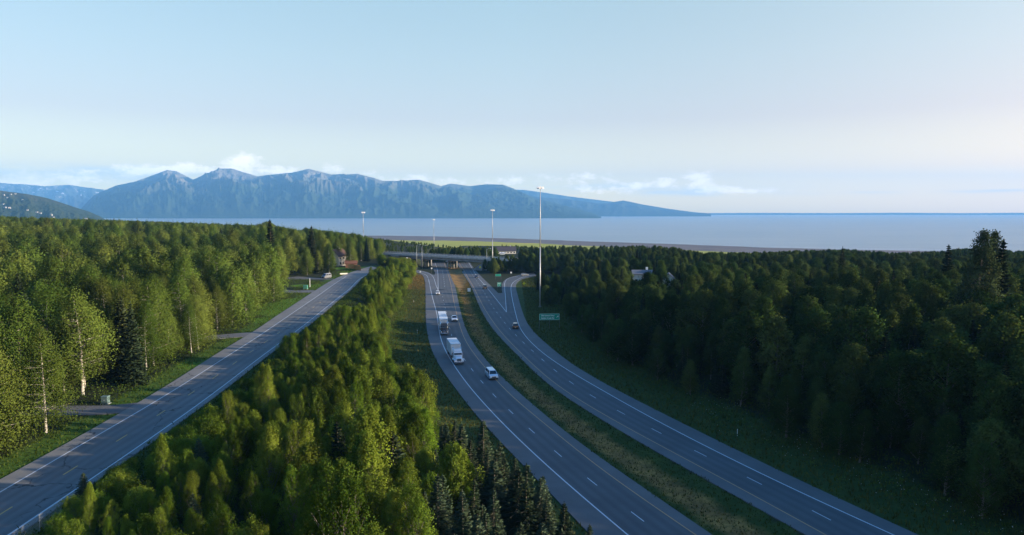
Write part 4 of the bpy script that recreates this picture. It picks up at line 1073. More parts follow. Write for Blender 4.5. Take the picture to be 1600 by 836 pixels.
v, a_ = tufts(P, .14+.26*rs.rand(len(P)), np.clip(.15+.8*np.exp(-((tt-.42)/.2)**2)*rs.rand(len(P))+.6*(P[:, 1] > 340), 0, .98)); Vs.append(v); As.append(a_)
P = scatter(-60, 10, 72, 420, .85); b_ = xof(P1, P[:, 1])-P[:, 0]; P = P[(b_ > .1) & (b_ < 15)]
v, a_ = tufts(P, .2+.4*rs.rand(len(P)), np.clip(.15+.4*rs.rand(len(P))+.5*(P[:, 1] > 340), 0, .98)); Vs.append(v); As.append(a_)
P = scatter(5, 110, 72, 400, .85); b_ = P[:, 0]-xof(P4, P[:, 1]); P = P[(b_ > .1) & (b_ < 20)]
v, a_ = tufts(P, .25+.5*rs.rand(len(P)), .1+.3*rs.rand(len(P))); Vs.append(v); As.append(a_)
P = scatter(-140, -20, 60, 390, .9); b_ = xof(FL, P[:, 1])-P[:, 0]; P = P[(b_ > .15) & (b_ < 9) & (drvdist(P) > .2)]
v, a_ = tufts(P, .15+.35*rs.rand(len(P)), .12*rs.rand(len(P))); Vs.append(v); As.append(a_)
P = scatter(-80, -10, 60, 330, .8); b_ = P[:, 0]-xof(FR, P[:, 1]); P = P[(b_ > .1) & (b_ < 6)]
v, a_ = tufts(P, .2+.4*rs.rand(len(P)), .3*rs.rand(len(P))); Vs.append(v); As.append(a_)
V = np.vstack(Vs); me = npmesh('verge_grass', V, 3, np.arange(len(V)), L_GRASS, {'col': ('FACE', np.vstack(As))})
tag(link(bpy.data.objects.new('verge_grass', me)), 'rough green and straw coloured grass on the verges and median', 'grass', kind='stuff')
# white umbels on the right verge
P = np.vstack([np.column_stack([xof(P4, yy)+6+rs.rand(60)*9, yy+rs.normal(size=60)*5]) for yy in (84, 97, 112, 131)])
G = ground(P[:, 0], P[:, 1]); C = np.column_stack([P, G+.7+.4*rs.rand(len(P))]); mfl = mat('white_flowers', (.4, .42, .38), .8, vary=.1)
V = quads(C, .07*np.ones(len(C)), .06*np.ones(len(C)), rs); me = npmesh('wildflowers', V, 4, np.arange(len(V)), mfl)
tag(link(bpy.data.objects.new('wildflowers', me)), 'small white flower heads scattered on the shaded right verge', 'flowers', kind='stuff')
print('COUNTS', n_ind, nC, nA, nS, nR, nD)
# ------------------------------------------------------------------ built things
def T(mb, name, m, parent, **k): return mb.build(name, m, parent, **k)
def textmesh(name, body, size, m, parent, loc, rot=(math.pi/2, 0, 0), align='CENTER'):
    cu = bpy.data.curves.new(name, 'FONT'); cu.body = body; cu.size = size; cu.align_x = align; cu.align_y = 'CENTER'; cu.extrude = .004; cu.offset = .006*size/.3
    o = bpy.data.objects.new(name, cu); COL.objects.link(o); bpy.context.view_layer.update()
    me = bpy.data.meshes.new_from_object(o.evaluated_get(bpy.context.evaluated_depsgraph_get())); bpy.data.objects.remove(o)
    me.materials.clear(); me.materials.append(m)
    o = bpy.data.objects.new(name, me); link(o, parent); o.location = loc; o.rotation_euler = rot; return o

# ---- overpass
def bpt(px):
    """position along the bridge front line seen at pixel column px"""
    k = (px-800)/FPX; dx, dy = BX1-BX0, BY1-BY0
    t = (k*BY0-BX0)/(dx-k*dy); return t
br = empty('highway_overpass', (BX0, BY0, 0), math.atan2(BY1-BY0, BX1-BX0))
tag(br, 'concrete highway overpass crossing above both carriageways', 'bridge')
BLN = math.hypot(BX1-BX0, BY1-BY0); BW = 13.0
def bz(s): return BZ0+(BZ1-BZ0)*s/BLN
def slopebox(mb, s0, s1, y0, y1, lo, hi):
    n = len(mb.v); mb.v += [(s0, y0, bz(s0)+lo), (s1, y0, bz(s1)+lo), (s1, y1, bz(s1)+lo), (s0, y1, bz(s0)+lo), (s0, y0, bz(s0)+hi), (s1, y0, bz(s1)+hi), (s1, y1, bz(s1)+hi), (s0, y1, bz(s0)+hi)]
    for q in ((0, 3, 2, 1), (4, 5, 6, 7), (0, 1, 5, 4), (1, 2, 6, 5), (2, 3, 7, 6), (3, 0, 4, 7)): mb.f.append(tuple(n+i for i in q))
m = MB(); slopebox(m, -14, BLN+14, -.25, BW+.25, -.30, -.02); m.build('deck', M_CONC, br)
m = MB(); slopebox(m, -14, BLN+14, .4, BW-.4, -.017, .01); m.build('road_surface', M_SIDE, br)
for y0 in (-.25, BW-.05):
    m = MB(); slopebox(m, -14, BLN+14, y0, y0+.3, -.018, .86); pr = m.build('parapet', M_CONC, br)
    m = MB()
    s = -13.5
    while s < BLN+13: m.box(s, s+.08, y0+.11, y0+.19, bz(s)+.86, bz(s)+1.28); s += 2.4
    slopebox(m, -14, BLN+14, y0+.10, y0+.20, 1.285, 1.36); m.build('railing', M_STEEL, pr)
for k in range(6):
    y0 = .5+k*(BW-1.6)/5; m = MB(); slopebox(m, -2, BLN+1, y0, y0+.55, -1.75, -.303); slopebox(m, -2, BLN+1, y0-.18, y0+.73, -2.0, -1.753); m.build('girder', M_CONCD, br)
for px in (657, 697.5):
    s = bpt(px)*BLN; c = bz(s)-2.0
    m = MB(); m.box(s-.75, s+.75, .2, BW-.2, c-1.1, c-.003, 0, 0); m.build('pier_cap', M_CONCD, br)
    for k in range(4): m = MB(); m.tube((s, 1.3+k*(BW-2.6)/3, -1.5), (s, 1.3+k*(BW-2.6)/3, c-1.103), .52, .52, 14); m.build('column', M_CONCD, br, smooth=True)
for s0, sg in ((bpt(622)*BLN, -1), (bpt(757)*BLN, 1)):
    m = MB(); z = bz(s0); x0, x1 = (s0-6, s0) if sg < 0 else (s0, s0+6); m.box(x0, x1, .1, BW-.1, -1, z-2.02); m.build('abutment', M_CONC, br)
    m = MB(); e = s0-sg*8.5
    m.quad((s0, -3, z-2.3), (e, -3, -.35), (e, BW+3, -.35), (s0, BW+3, z-2.3)); m.quad((s0, -3, z-2.3), (s0, BW+3, z-2.3), (s0, BW+3, -1.5), (s0, -3, -1.5)); m.quad((s0, -3, z-2.3), (s0, -3, -1.5), (e, -3, -.35)); m.build('slope_paving', M_CONCD, br)
    m = MB(); m.prof([(0, 0), (0, 0), (0, 0)], 0, 0) if False else m.box(min(s0, s0+sg*13), max(s0, s0+sg*13), -.245, .09, -.5, z-.31); m.build('wing_wall', M_CONC, br)
def bankroad(name, Q, z0, z1):
    A, B = shift(Q, 5.5), shift(Q, -5.5); n = len(Q); m = MB()
    for i in range(n-1):
        a_, b_ = z0+(z1-z0)*i/(n-1), z0+(z1-z0)*(i+1)/(n-1); m.quad((*A[i], a_), (*B[i], a_), (*B[i+1], b_), (*A[i+1], b_))
    tag(m.build(name, M_SIDE), kind='structure')
dv = np.array([BX1-BX0, BY1-BY0])/BLN; nv_ = np.array([-dv[1], dv[0]])*BW/2
A0 = np.array([BX0, BY0])+nv_; A1 = np.array([BX1, BY1])+nv_
bankroad('overpass_road_left', crs([A0-dv*13.9, A0-dv*60, A0-dv*140+nv_*4], 3, 0), BZ0+.02, BZ0-1)
bankroad('overpass_road_right', crs([A1+dv*13.9, A1+dv*30, A1+dv*46], 3, 0), BZ1+.02, BZ1)

# ---- lights on poles
def high_mast(x, y, zb, ztop, label, grp='tall high mast light poles by the highway'):
    e = empty('high_mast_light', (x, y, zb)); H = ztop-zb
    tag(e, label, 'light pole', grp)
    m = MB(); m.tube((0, 0, -.5), (0, 0, H*.5), .30, .21, 14); m.tube((0, 0, H*.5), (0, 0, H-.4), .21, .12, 14); m.build('pole', M_POLE, e, smooth=True)
    m = MB(); m.box(-.5, .5, -.5, .5, -.3, .25); m.build('base_plinth', M_CONC, e)
    m = MB(); n = 20
    for i in range(n): a, b = 2*math.pi*i/n, 2*math.pi*(i+1)/n; m.tube((1.0*math.cos(a), 1.0*math.sin(a), H-.5), (1.0*math.cos(b), 1.0*math.sin(b), H-.5), .07, .07, 6)
    for i in range(4): a = math.pi/2*i; m.tube((0, 0, H-.45), (math.cos(a), math.sin(a), H-.5), .05, .05, 6)
    m.tube((0, 0, H-.7), (0, 0, H+.15), .22, .14, 10); m.build('lamp_ring', M_POLE, e)
    for i in range(6):
        a = 2*math.pi*i/6+.2; c, s = math.cos(a), math.sin(a)
        m = MB(); m.tube((1.15*c, 1.15*s, H-.45), (1.15*c, 1.15*s, H-.05), .22, .16, 8); m.tube((1.15*c, 1.15*s, H-.85), (1.15*c, 1.15*s, H-.451), .36, .22, 10); m.build('lamp', M_LAMPH, e)
M_LAMPH = mat('lamp_housing', (.72, .73, .75), .4, vary=.1)
def mast_at(px, ptop, y, zb, label): high_mast(atd(px, y), y, zb, zat(ptop, y), label)
mast_at(844, 292, 278, gz(atd(844, 278), 278), 'tallest and nearest high mast light, right of the exit ramp')
mast_at(769.5, 327.5, 455, gz(atd(769.5, 455), 455), 'high mast light standing right of the overpass')
mast_at(678, 342.5, 740, gz(atd(678, 740), 740), 'high mast light behind the overpass against the water')
mast_at(568, 331, 520, gz(atd(568, 520), 520), 'high mast light rising behind the left forest')
def street_lamp(px, ptop, y, label):
    x = atd(px, y); zb = gz(x, y); H = zat(ptop, y)-zb
    e = empty('street_lamp', (x, y, zb)); tag(e, label, 'street lamp', 'slender street lamps around the overpass')
    m = MB(); m.tube((0, 0, -.3), (0, 0, H-.6), .11, .07, 10); m.build('pole', M_POLE, e, smooth=True)
    m = MB(); m.tube((0, 0, H-.7), (1.2, 0, H-.1), .07, .06, 8); m.tube((1.2, 0, H-.1), (2.2, 0, H), .06, .05, 8); m.build('arm', M_POLE, e)
    m = MB(); m.box(2.1, 2.9, -.16, .16, H-.08, H+.1, .05, .04); m.build('lamp_head', M_LAMPH, e)
street_lamp(650.8, 382, 462, 'street lamp in front of the left bridge pier, left of a similar one')
street_lamp(659.2, 383, 466, 'street lamp in front of the left bridge pier, right of a similar one')
street_lamp(760.5, 388, 462, 'street lamp near the right end of the overpass')

# ---- signs
M_POSTD = mat('weathered_sign_post', (.14, .14, .13), .8, vary=.2)
def sign(name, x, y, zc, w, h, m, label, cat, posts=1, shape='rect', text=None, border=True, yaw=0.0, fg=None, zb=None, psep=.55):
    zb = gz(x, y) if zb is None else zb
    e = empty(name, (x, y, zb), yaw); tag(e, label, cat); c = zc-zb; fg = fg or M_SIGNW
    for k in range(posts):
        px = 0 if posts == 1 else (k/(posts-1)-.5)*w*psep*2*.9
        q = MB(); q.box(px-.05, px+.05, .03, .13, -.3, c+h*.45); q.build('post', M_POSTD, e)
    q = MB()
    if shape == 'rect': q.box(-w/2, w/2, -.02, .028, c-h/2, c+h/2)
    elif shape == 'diamond':
        P = [(0, c-h/2), (w/2, c), (0, c+h/2), (-w/2, c)]; n = 4
        q.v = [(a, -.02, b) for a, b in P]+[(a, .028, b) for a, b in P]; q.f = [(0, 1, 2, 3), (7, 6, 5, 4)]+[(i, i+4, (i+1) % 4+4, (i+1) % 4) for i in range(4)]
    q.build('panel', m, e)
    if border and shape == 'rect':
        q = MB(); b, t_ = .05*h/2+.03, .03*min(h, 2)
        q.box(-w/2+b, w/2-b, -.026, -.0215, c+h/2-b-t_, c+h/2-b); q.box(-w/2+b, w/2-b, -.026, -.0215, c-h/2+b, c-h/2+b+t_)
        q.box(-w/2+b, -w/2+b+t_, -.026, -.0215, c-h/2+b+t_+.001, c+h/2-b-t_-.001); q.box(w/2-b-t_, w/2-b, -.026, -.0215, c-h/2+b+t_+.001, c+h/2-b-t_-.001)
        q.build('border', fg, e)
    for (s, size, tx, tz) in (text or []): textmesh('lettering', s, size, fg, e, (tx, -.024, c+tz))
    return e, c
def arrow(e, c, cx, cz, L, m, ang=math.pi/4):
    q = MB(); ca, sa = math.cos(ang), math.sin(ang)
    def R_(a, b): return (cx+a*ca-b*sa, -.026, c+cz+a*sa+b*ca)
    q.quad(R_(-L/2, -L*.07), R_(L*.2, -L*.07), R_(L*.2, L*.07), R_(-L/2, L*.07)); q.quad(R_(L*.1, -L*.28), R_(L/2, 0), R_(L*.1, L*.28)); q.build('arrow', m, e)
x, y = atd(859, 226), 226.0
e, c = sign('exit_guide_sign', x, y, zat(496, 226), 6.6, 2.1, M_GREEN, 'large green two line exit guide sign right of the highway', 'sign', posts=3, yaw=.06,
            text=[('Old Seward Hwy', .62, -.55, .40), ('Rabbit Creek Rd', .62, -.55, -.42)])
arrow(e, c, 2.65, 0.05, .85, M_SIGNW)
e, c = sign('exit_gore_sign', atd(780, 336), 336.0, zat(444.8, 336), 1.9, 2.0, M_GREEN, 'small green exit sign standing in the gore before the ramp', 'sign', posts=2, text=[('EXIT', .62, 0, .4)]); arrow(e, c, 0, -.4, .8, M_SIGNW)
sign('green_guide_sign', atd(778.3, 392), 392.0, zat(430, 392), 3.2, 1.25, M_GREEN, 'wide green sign in front of the trees behind the gore', 'sign', posts=2)
sign('warning_sign', atd(819, 345), 345.0, zat(443, 345), 1.55, 1.55, M_SIGNY, 'yellow diamond warning sign right of the exit ramp', 'sign', shape='diamond')
sign('warning_sign', atd(750, 440), 440.0, zat(417.5, 440), 1.5, 1.5, M_SIGNY, 'yellow diamond warning sign right of the road under the overpass', 'sign', shape='diamond')
sign('warning_sign', atd(600.5, 399), 399.0, zat(409, 399), 1.7, 1.9, M_SIGNY, 'yellow sign above the bushes at the far end of the side road', 'sign', shape='diamond')
e, c = sign('median_sign', atd(732.5, 322), 322.0, zat(453.2, 322), 1.35, 1.6, M_SIGNW, 'white sign standing in the grass median', 'sign', border=False)
q = MB(); q.box(-.5, .5, -.026, -.0215, c-.06, c+.0); q.build('dividing_bar', mat('sign_grey', (.3, .32, .32), .6), e)
sign('marker_sign', atd(674, 416), 416.0, zat(419.3, 416), .9, .9, M_SIGNW, 'small white sign on the grass tip beside the left carriageway', 'sign', border=False)
sign('marker_sign', atd(656.3, 402), 402.0, zat(424.6, 402), .75, .75, M_SIGNW, 'small white sign at the top of the left ramp', 'sign', border=False)
sign('marker_sign', atd(635.5, 452), 452.0, zat(403, 452), .8, .8, M_SIGNW, 'small white sign on the bank under the left end of the overpass', 'sign', border=False)
sign('marker_sign', atd(798.6, 400), 400.0, zat(426, 400), .85, .85, M_SIGNW, 'small white sign against the dark trees left of the exit ramp', 'sign', border=False)
def delineator(x, y, label):
    e = empty('delineator_post', (x, y, gz(x, y))); tag(e, label, 'road post', 'slim reflector posts on the verges')
    q = MB(); q.box(-.03, .03, -.02, .02, -.2, 1.15); q.build('post', M_SIGNW, e); q = MB(); q.box(-.05, .05, -.03, -.021, 1.0, 1.2); q.build('reflector', M_LAMP, e)
for px, py in ((646.5, 473), (1152, 679), (652, 520)):
    x, y = at(px, py, .2); delineator(x, y, 'slim white reflector post on the grass verge')

e = empty('guardrail', (0, 0, 0)); tag(e, 'steel guardrail at the road edge below the right end of the overpass', 'guardrail')
ga, gb = at(743, 420.6, 0), at(766, 423.4, 0); q = MB(); gl = math.hypot(gb[0]-ga[0], gb[1]-ga[1]); n = 6
for k in range(n): q.box(ga[0]+(gb[0]-ga[0])*k/(n-1)-.07, ga[0]+(gb[0]-ga[0])*k/(n-1)+.07, ga[1]+(gb[1]-ga[1])*k/(n-1)-.07, ga[1]+(gb[1]-ga[1])*k/(n-1)+.07, -.6, .7)
q.build('posts', M_POSTD, e); q = MB(); q.quad((ga[0], ga[1]-.09, .42), (gb[0], gb[1]-.09, .42), (gb[0], gb[1]-.13, .58), (ga[0], ga[1]-.13, .58)); q.quad((ga[0], ga[1]-.13, .58), (gb[0], gb[1]-.13, .58), (gb[0], gb[1]-.09, .76), (ga[0], ga[1]-.09, .76)); q.build('rail', M_STEEL, e)
# ---- vehicles (forward = local +Y)
def wheel(parent, x, y, r, w, name='wheel'):
    q = MB(); q.tube((x-w/2, y, r), (x+w/2, y, r), r, r, 20); t_ = q.build(name, M_RUB, parent, smooth=False, bevel=.02)
    s = 1 if x > 0 else -1; q = MB(); q.tube((x+s*w/2-s*.01, y, r), (x+s*(w/2+.015), y, r), r*.62, r*.56, 14); q.tube((x+s*(w/2+.012), y, r), (x+s*(w/2+.04), y, r), r*.2, r*.14, 8); q.build('rim', M_RIM, t_)
def car(name, label, cat, x, y, z, head, paint, L=4.7, Wd=1.85, H=1.65, kind='suv', zbelt=None, rpaint=None):
    e = empty(name, (x, y, z), head); tag(e, label, cat, 'cars on the road' if cat != 'van' else None)
    zb = zbelt or H*.60; h2 = L/2; wr = .35 if H < 1.9 else .38
    hood = {'suv': 1.15, 'sedan': 1.2, 'van': .75, 'pickup': 1.35}[kind]
    cowl = h2-hood; ws = {'suv': .62, 'sedan': .85, 'van': .75, 'pickup': .6}[kind]
    rt0 = cowl-ws+.05; rear = {'suv': -h2+.12, 'sedan': -h2+.85, 'van': -h2+.08, 'pickup': -.25}[kind]; rr = {'suv': .32, 'sedan': .7, 'van': .14, 'pickup': .12}[kind]
    body = [(h2-.02, .32), (h2, .62), (h2-.08, zb*.80), (h2-.25, zb*.88), (cowl, zb), (rear, zb), (-h2+.04, zb-.02 if kind != 'sedan' else zb-.04), (-h2, .6), (-h2+.06, .34), (-h2+1.0, .24), (h2-1.0, .24)]
    q = MB(); q.prof(body, -Wd/2, Wd/2, .10, .07)
    b = q.build('body', paint, e, bevel=.03)
    g0, g1 = Wd/2-.10, Wd/2-.26
    def ring(y_, z_, w_): return [(-w_, y_, z_), (w_, y_, z_)]
    zr = H-.06
    q = MB(); yb0, yb1 = cowl, rear
    q.v = [(-g0, yb1, zb-.02), (g0, yb1, zb-.02), (g0, yb0, zb-.02), (-g0, yb0, zb-.02), (-g1, yb1+rr, zr), (g1, yb1+rr, zr), (g1, rt0, zr), (-g1, rt0, zr)]
    q.f = [(0, 3, 2, 1), (4, 5, 6, 7), (0, 1, 5, 4), (1, 2, 6, 5), (2, 3, 7, 6), (3, 0, 4, 7)]
    q.build('cabin_frame', paint, e, bevel=.02)
    q = MB(); q.box(-g1-.02, g1+.02, yb1+rr-.06, rt0+.04, zr+.001, H, .10, .12); q.build('roof', rpaint or paint, e, bevel=.02)
    def lerp(a, b_, t_): return tuple(a[i]+(b_[i]-a[i])*t_ for i in range(3))
    def pane(a, b_, c, d, nm, mrg, out):
        P = [lerp(lerp(a, b_, u), lerp(d, c, u), v) for u, v in ((mrg[0], mrg[2]), (mrg[1], mrg[2]), (mrg[1], mrg[3]), (mrg[0], mrg[3]))]
        n = (Vector(b_)-Vector(a)).cross(Vector(d)-Vector(a)).normalized(); n = n if n.dot(Vector(out)) > 0 else -n
        q = MB(); q.v = [tuple(Vector(p)+n*.012) for p in P]+[tuple(Vector(p)-n*.01) for p in P]; q.f = [(0, 1, 2, 3), (7, 6, 5, 4)]+[(i, i+4, (i+1) % 4+4, (i+1) % 4) for i in range(4)]; q.build(nm, M_GLASS, e)
    A = [(-g0, yb1, zb), (g0, yb1, zb), (g0, yb0, zb), (-g0, yb0, zb), (-g1, yb1+rr, zr), (g1, yb1+rr, zr), (g1, rt0, zr), (-g1, rt0, zr)]
    pane(A[3], A[2], A[6], A[7], 'windshield', (.05, .95, .06, .94), (0, 1, 0)); pane(A[0], A[1], A[5], A[4], 'rear_window', (.08, .92, .12, .9), (0, -1, 0))
    for a, b_, c, d, o_ in ((A[1], A[2], A[6], A[5], (1, 0, 0)), (A[0], A[3], A[7], A[4], (-1, 0, 0))):
        pane(a, b_, c, d, 'side_window', (.06, .48, .08, .9), o_); pane(a, b_, c, d, 'side_window', (.52, .93, .08, .9), o_)
    for sx in (-1, 1):
        for wy in (h2-.92, -h2+.95): wheel(e, sx*(Wd/2-.11), wy, wr, .24)
        q = MB(); q.box(sx*Wd*.36-.17, sx*Wd*.36+.17, h2-.06, h2+.012, .62, .80, .02); q.build('headlight', M_LAMP, e)
        q = MB(); q.box(sx*Wd*.43-.07, sx*Wd*.43+.07, -h2-.012, -h2+.05, zb-.22, zb-.08); q.build('taillight', M_TAIL, e)
        q = MB(); q.box(sx*(Wd/2+.08)-.09, sx*(Wd/2+.08)+.09, cowl-.35, cowl-.22, zb+.02, zb+.17); q.build('side_mirror', M_BLACK, e)
    q = MB(); q.box(-Wd*.24, Wd*.24, h2-.05, h2+.014, .55, .80); q.build('grille', M_BLACK, e)
    q = MB(); q.box(-Wd/2+.06, Wd/2-.06, h2-.10, h2+.05, .30, .50, .04, .02); q.build('front_bumper', M_BLACK, e)
    q = MB(); q.box(-Wd/2+.06, Wd/2-.06, -h2-.05, -h2+.10, .34, .54, .04, .02); q.build('rear_bumper', M_BLACK, e)
    q = MB(); q.box(-.16, .16, -h2-.056, -h2-.0505, .38, .50); q.build('license_plate', M_SIGNW, e)
    if kind == 'pickup':
        q = MB(); q.box(-Wd/2+.18, Wd/2-.18, -h2+.12, rear-.08, zb+.001, zb+.004); q.build('bed_floor', M_BLACK, e)
    return e
def heading(Q, y, away=True):
    x0, x1 = xof(Q, y-4), xof(Q, y+4); a = math.atan2(-(x1-x0), 8.0); return a if away else a+math.pi
def ongroundpx(px, py): return at(px, py, 0.02)
def oncoming(fn, px, py, off=2.4, **k):
    x, y = at(px, py, .02); h = heading(W1 if y < 330 else W6, y, False); return fn(x=x-math.sin(h)*-0, y=y+off, z=.016, head=h, **k)
oncoming(car, 767.5, 594, 2.6, name='passenger_van', label='pale silver van with dark bumper in the nearer inner lane, ahead of the trucks', cat='van', paint=M_SILVER, L=5.3, Wd=2.0, H=1.95, kind='van', zbelt=1.18)
oncoming(car, 709, 502.5, 2.4, name='car', label='white pickup truck driving beside the rear semi truck', cat='car', paint=M_WHITEP, L=5.4, Wd=1.98, H=1.85, kind='pickup', zbelt=1.12)
oncoming(car, 683, 461, 2.4, name='car', label='small white car with dark windshield below the ramp merge point', cat='car', paint=M_WHITEP, L=4.5, Wd=1.85, H=1.6, kind='suv')
x, y = at(805, 514, .02); car('car', 'black car with grey roof in the right lane just after the exit ramp', 'car', x, y+2.2, .016, heading(W2, y+2), M_DARKP, 4.6, 1.9, 1.7, 'suv')
x, y = at(757.3, 451.5, .02); car('car', 'black sport utility car driving away beside the gore', 'car', x, y+2.2, .016, heading(Y2, y+2), M_DARKP, 4.9, 2.0, 1.9, 'suv')
x, y = at(744, 434.5, .02); car('car', 'dark blue car driving away, farthest before the overpass', 'car', x, y+2.2, .016, heading(Y2, y+2), M_BLUEP, 4.5, 1.8, 1.45, 'sedan')
x, y = at(819.5, 431.4, .02); car('car', 'grey and maroon car at the far bend of the exit ramp', 'car', x, y+2.2, .016, -1.2, M_GREYP, 4.7, 1.85, 1.6, 'suv')
x, y = at(509, 435, FZ); car('parked_van', 'dark grey van with a white roof parked in the driveway under the trees', 'van', x, y+1.5, FZ, math.pi*.85, M_GREYP, 4.9, 2.0, 2.2, 'van', zbelt=1.3, rpaint=M_WHITEP)

def semi(label, px, py, paint, trailers, gap, group='semi trucks'):
    x, y = at(px, py, .02); h = heading(W1, y+6, False)
    e = empty('semi_truck', (x, y, .016), h); tag(e, label, 'truck', group)
    # y = 0 at the front bumper, going back is -Y
    q = MB(); q.box(-.42, .42, -7.2, -.5, .62, .88); q.build('chassis', M_BLACK, e)
    q = MB(); q.prof([(-.25, .75), (-.25, 1.45), (-.5, 1.62), (-2.3, 1.92), (-2.3, .75)], -.78, .78, .16, .08); q.build('hood', paint, e, bevel=.04)
    cab = q = MB(); q.prof([(-2.15, .75), (-2.2, 1.95), (-2.5, 2.72), (-3.0, 2.9), (-4.0, 2.92), (-4.0, .75)], -1.1, 1.1, .12, .08); cab = q.build('cab', paint, e, bevel=.05)
    for sx in (-1, 1):
        q = MB(); q.quad((0, -2.245, 2.03), (sx*1.0, -2.245, 2.03), (sx*.95, -2.52, 2.66), (0, -2.52, 2.66)); q.v = [(a, b+.03, c+.015) for a, b, c in q.v]; q.build('windshield', M_GLASS, cab)
        q = MB(); q.box(sx*1.105-.012, sx*1.105+.012, -3.5, -2.7, 1.95, 2.6); q.build('side_window', M_GLASS, cab)
        q = MB(); q.prof([(-.15, .6), (-.2, 1.1), (-.6, 1.32), (-1.4, 1.3), (-1.8, .95), (-1.7, .9), (-1.3, 1.15), (-.7, 1.15), (-.45, .6)], *sorted((sx*.74, sx*1.2))); q.build('fender', paint, e, bevel=.03)
        q = MB(); q.box(sx*.98-.17, sx*.98+.17, -.2, -.12, .95, 1.18, .02); q.build('headlight', M_LAMP, e)
        q = MB(); q.tube((sx*1.02, -4.2, .9), (sx*1.02, -4.2, 3.7), .09, .09, 10); q.build('exhaust_stack', M_CHROME, e, smooth=True)
        q = MB(); q.tube((sx*1.02, -2.6, .72), (sx*1.02, -4.6, .72), .32, .32, 14); q.build('fuel_tank', M_CHROME, e, smooth=True)
        q = MB(); q.box(sx*1.38-.11, sx*1.38+.11, -2.45, -2.36, 1.9, 2.6); q.tube((sx*1.1, -2.5, 2.55), (sx*1.38, -2.4, 2.55), .025, .025, 5); q.tube((sx*1.1, -2.5, 1.95), (sx*1.38, -2.4, 1.95), .025, .025, 5); q.build('side_mirror', M_CHROME, e)
        wheel(e, sx*.98, -1.05, .52, .3)
        for wy in (-5.3, -6.6): wheel(e, sx*.92, wy, .52, .6)
    q = MB(); q.prof([(-2.35, 2.72), (-2.3, 2.6), (-2.05, 2.55), (-2.1, 2.68)], -1.0, 1.0); q.build('sun_visor', paint, cab)
    q = MB(); q.box(-1.0, 1.0, -3.95, -2.75, 2.922, 3.35, .12, .25); q.build('roof_fairing', paint, cab, bevel=.04)
    q = MB(); q.box(-1.22, 1.22, -.14, .05, .38, .80, .03, .0); q.build('bumper', M_CHROME, e, bevel=.03)
    q = MB(); q.box(-.52, .52, -.25, -.17, .78, 1.5, .02); gr = q.build('grille', M_CHROME, e)
    q = MB()
    for k in range(9): q.box(-.46+k*.105, -.42+k*.105, -.168, -.163, .84, 1.46)
    q.build('grille_slots', M_BLACK, gr)
    yb = -gap
    for k, (L, mt) in enumerate(trailers):
        q = MB(); q.box(-1.28, 1.28, yb-L, yb, 1.15, 4.05); t_ = q.build('trailer', mt, e, bevel=.04)
        q = MB()
        for sx in (-1, 1):
            q.box(sx*1.295-.012, sx*1.295+.012, yb-L+.02, yb-.02, 1.15, 1.28); q.box(sx*1.295-.012, sx*1.295+.012, yb-L+.02, yb-.02, 3.93, 4.03)
            for j in range(1, int(L/1.2)): q.box(sx*1.292-.006, sx*1.292+.006, yb-j*1.2-.02, yb-j*1.2+.02, 1.29, 3.92)
        for j in range(1, int(L/1.2)): q.box(-1.2, 1.2, yb-j*1.2-.03, yb-j*1.2+.03, 4.052, 4.066)
        q.box(-1.2, 1.2, yb+.001, yb+.012, 3.85, 4.0); q.build('trailer_trim', M_TRAILER2 if mt is M_TRAILER else M_TRAILER, t_)
        q = MB(); q.box(-.5, .5, yb-L+.3, yb-.4, .92, 1.148); q.build('trailer_frame', M_BLACK, t_)
        for sx in (-1, 1):
            for wy in ((yb-L+1.0, yb-L+2.2) if L > 9 else (yb-L+1.0,)): wheel(e, sx*.95, wy, .52, .56)
            q = MB(); q.box(sx*.9-.06, sx*.9+.06, yb-2.6, yb-2.48, .35, .918); q.build('landing_leg', M_STEEL, t_)
            q = MB(); q.box(sx*1.1-.1, sx*1.1+.1, yb-L-.03, yb-L+.01, 1.2, 1.35); q.build('taillight', M_TAIL, t_)
        q = MB(); q.box(-.012, .012, yb-L-.02, yb-L-.002, 1.3, 3.95); q.build('rear_door_seam', M_BLACK, t_)
        yb -= L+.9
    return e
semi('white semi truck with one short white box trailer, the nearer of the two', 717.6, 570, M_WHITEP, [(8.6, M_TRAILER)], 6.6)
semi('black semi truck pulling two white box trailers, the farther of the two', 694.6, 524.2, M_DARKP, [(8.5, M_TRAILER), (8.3, M_TRAILER)], 6.6)

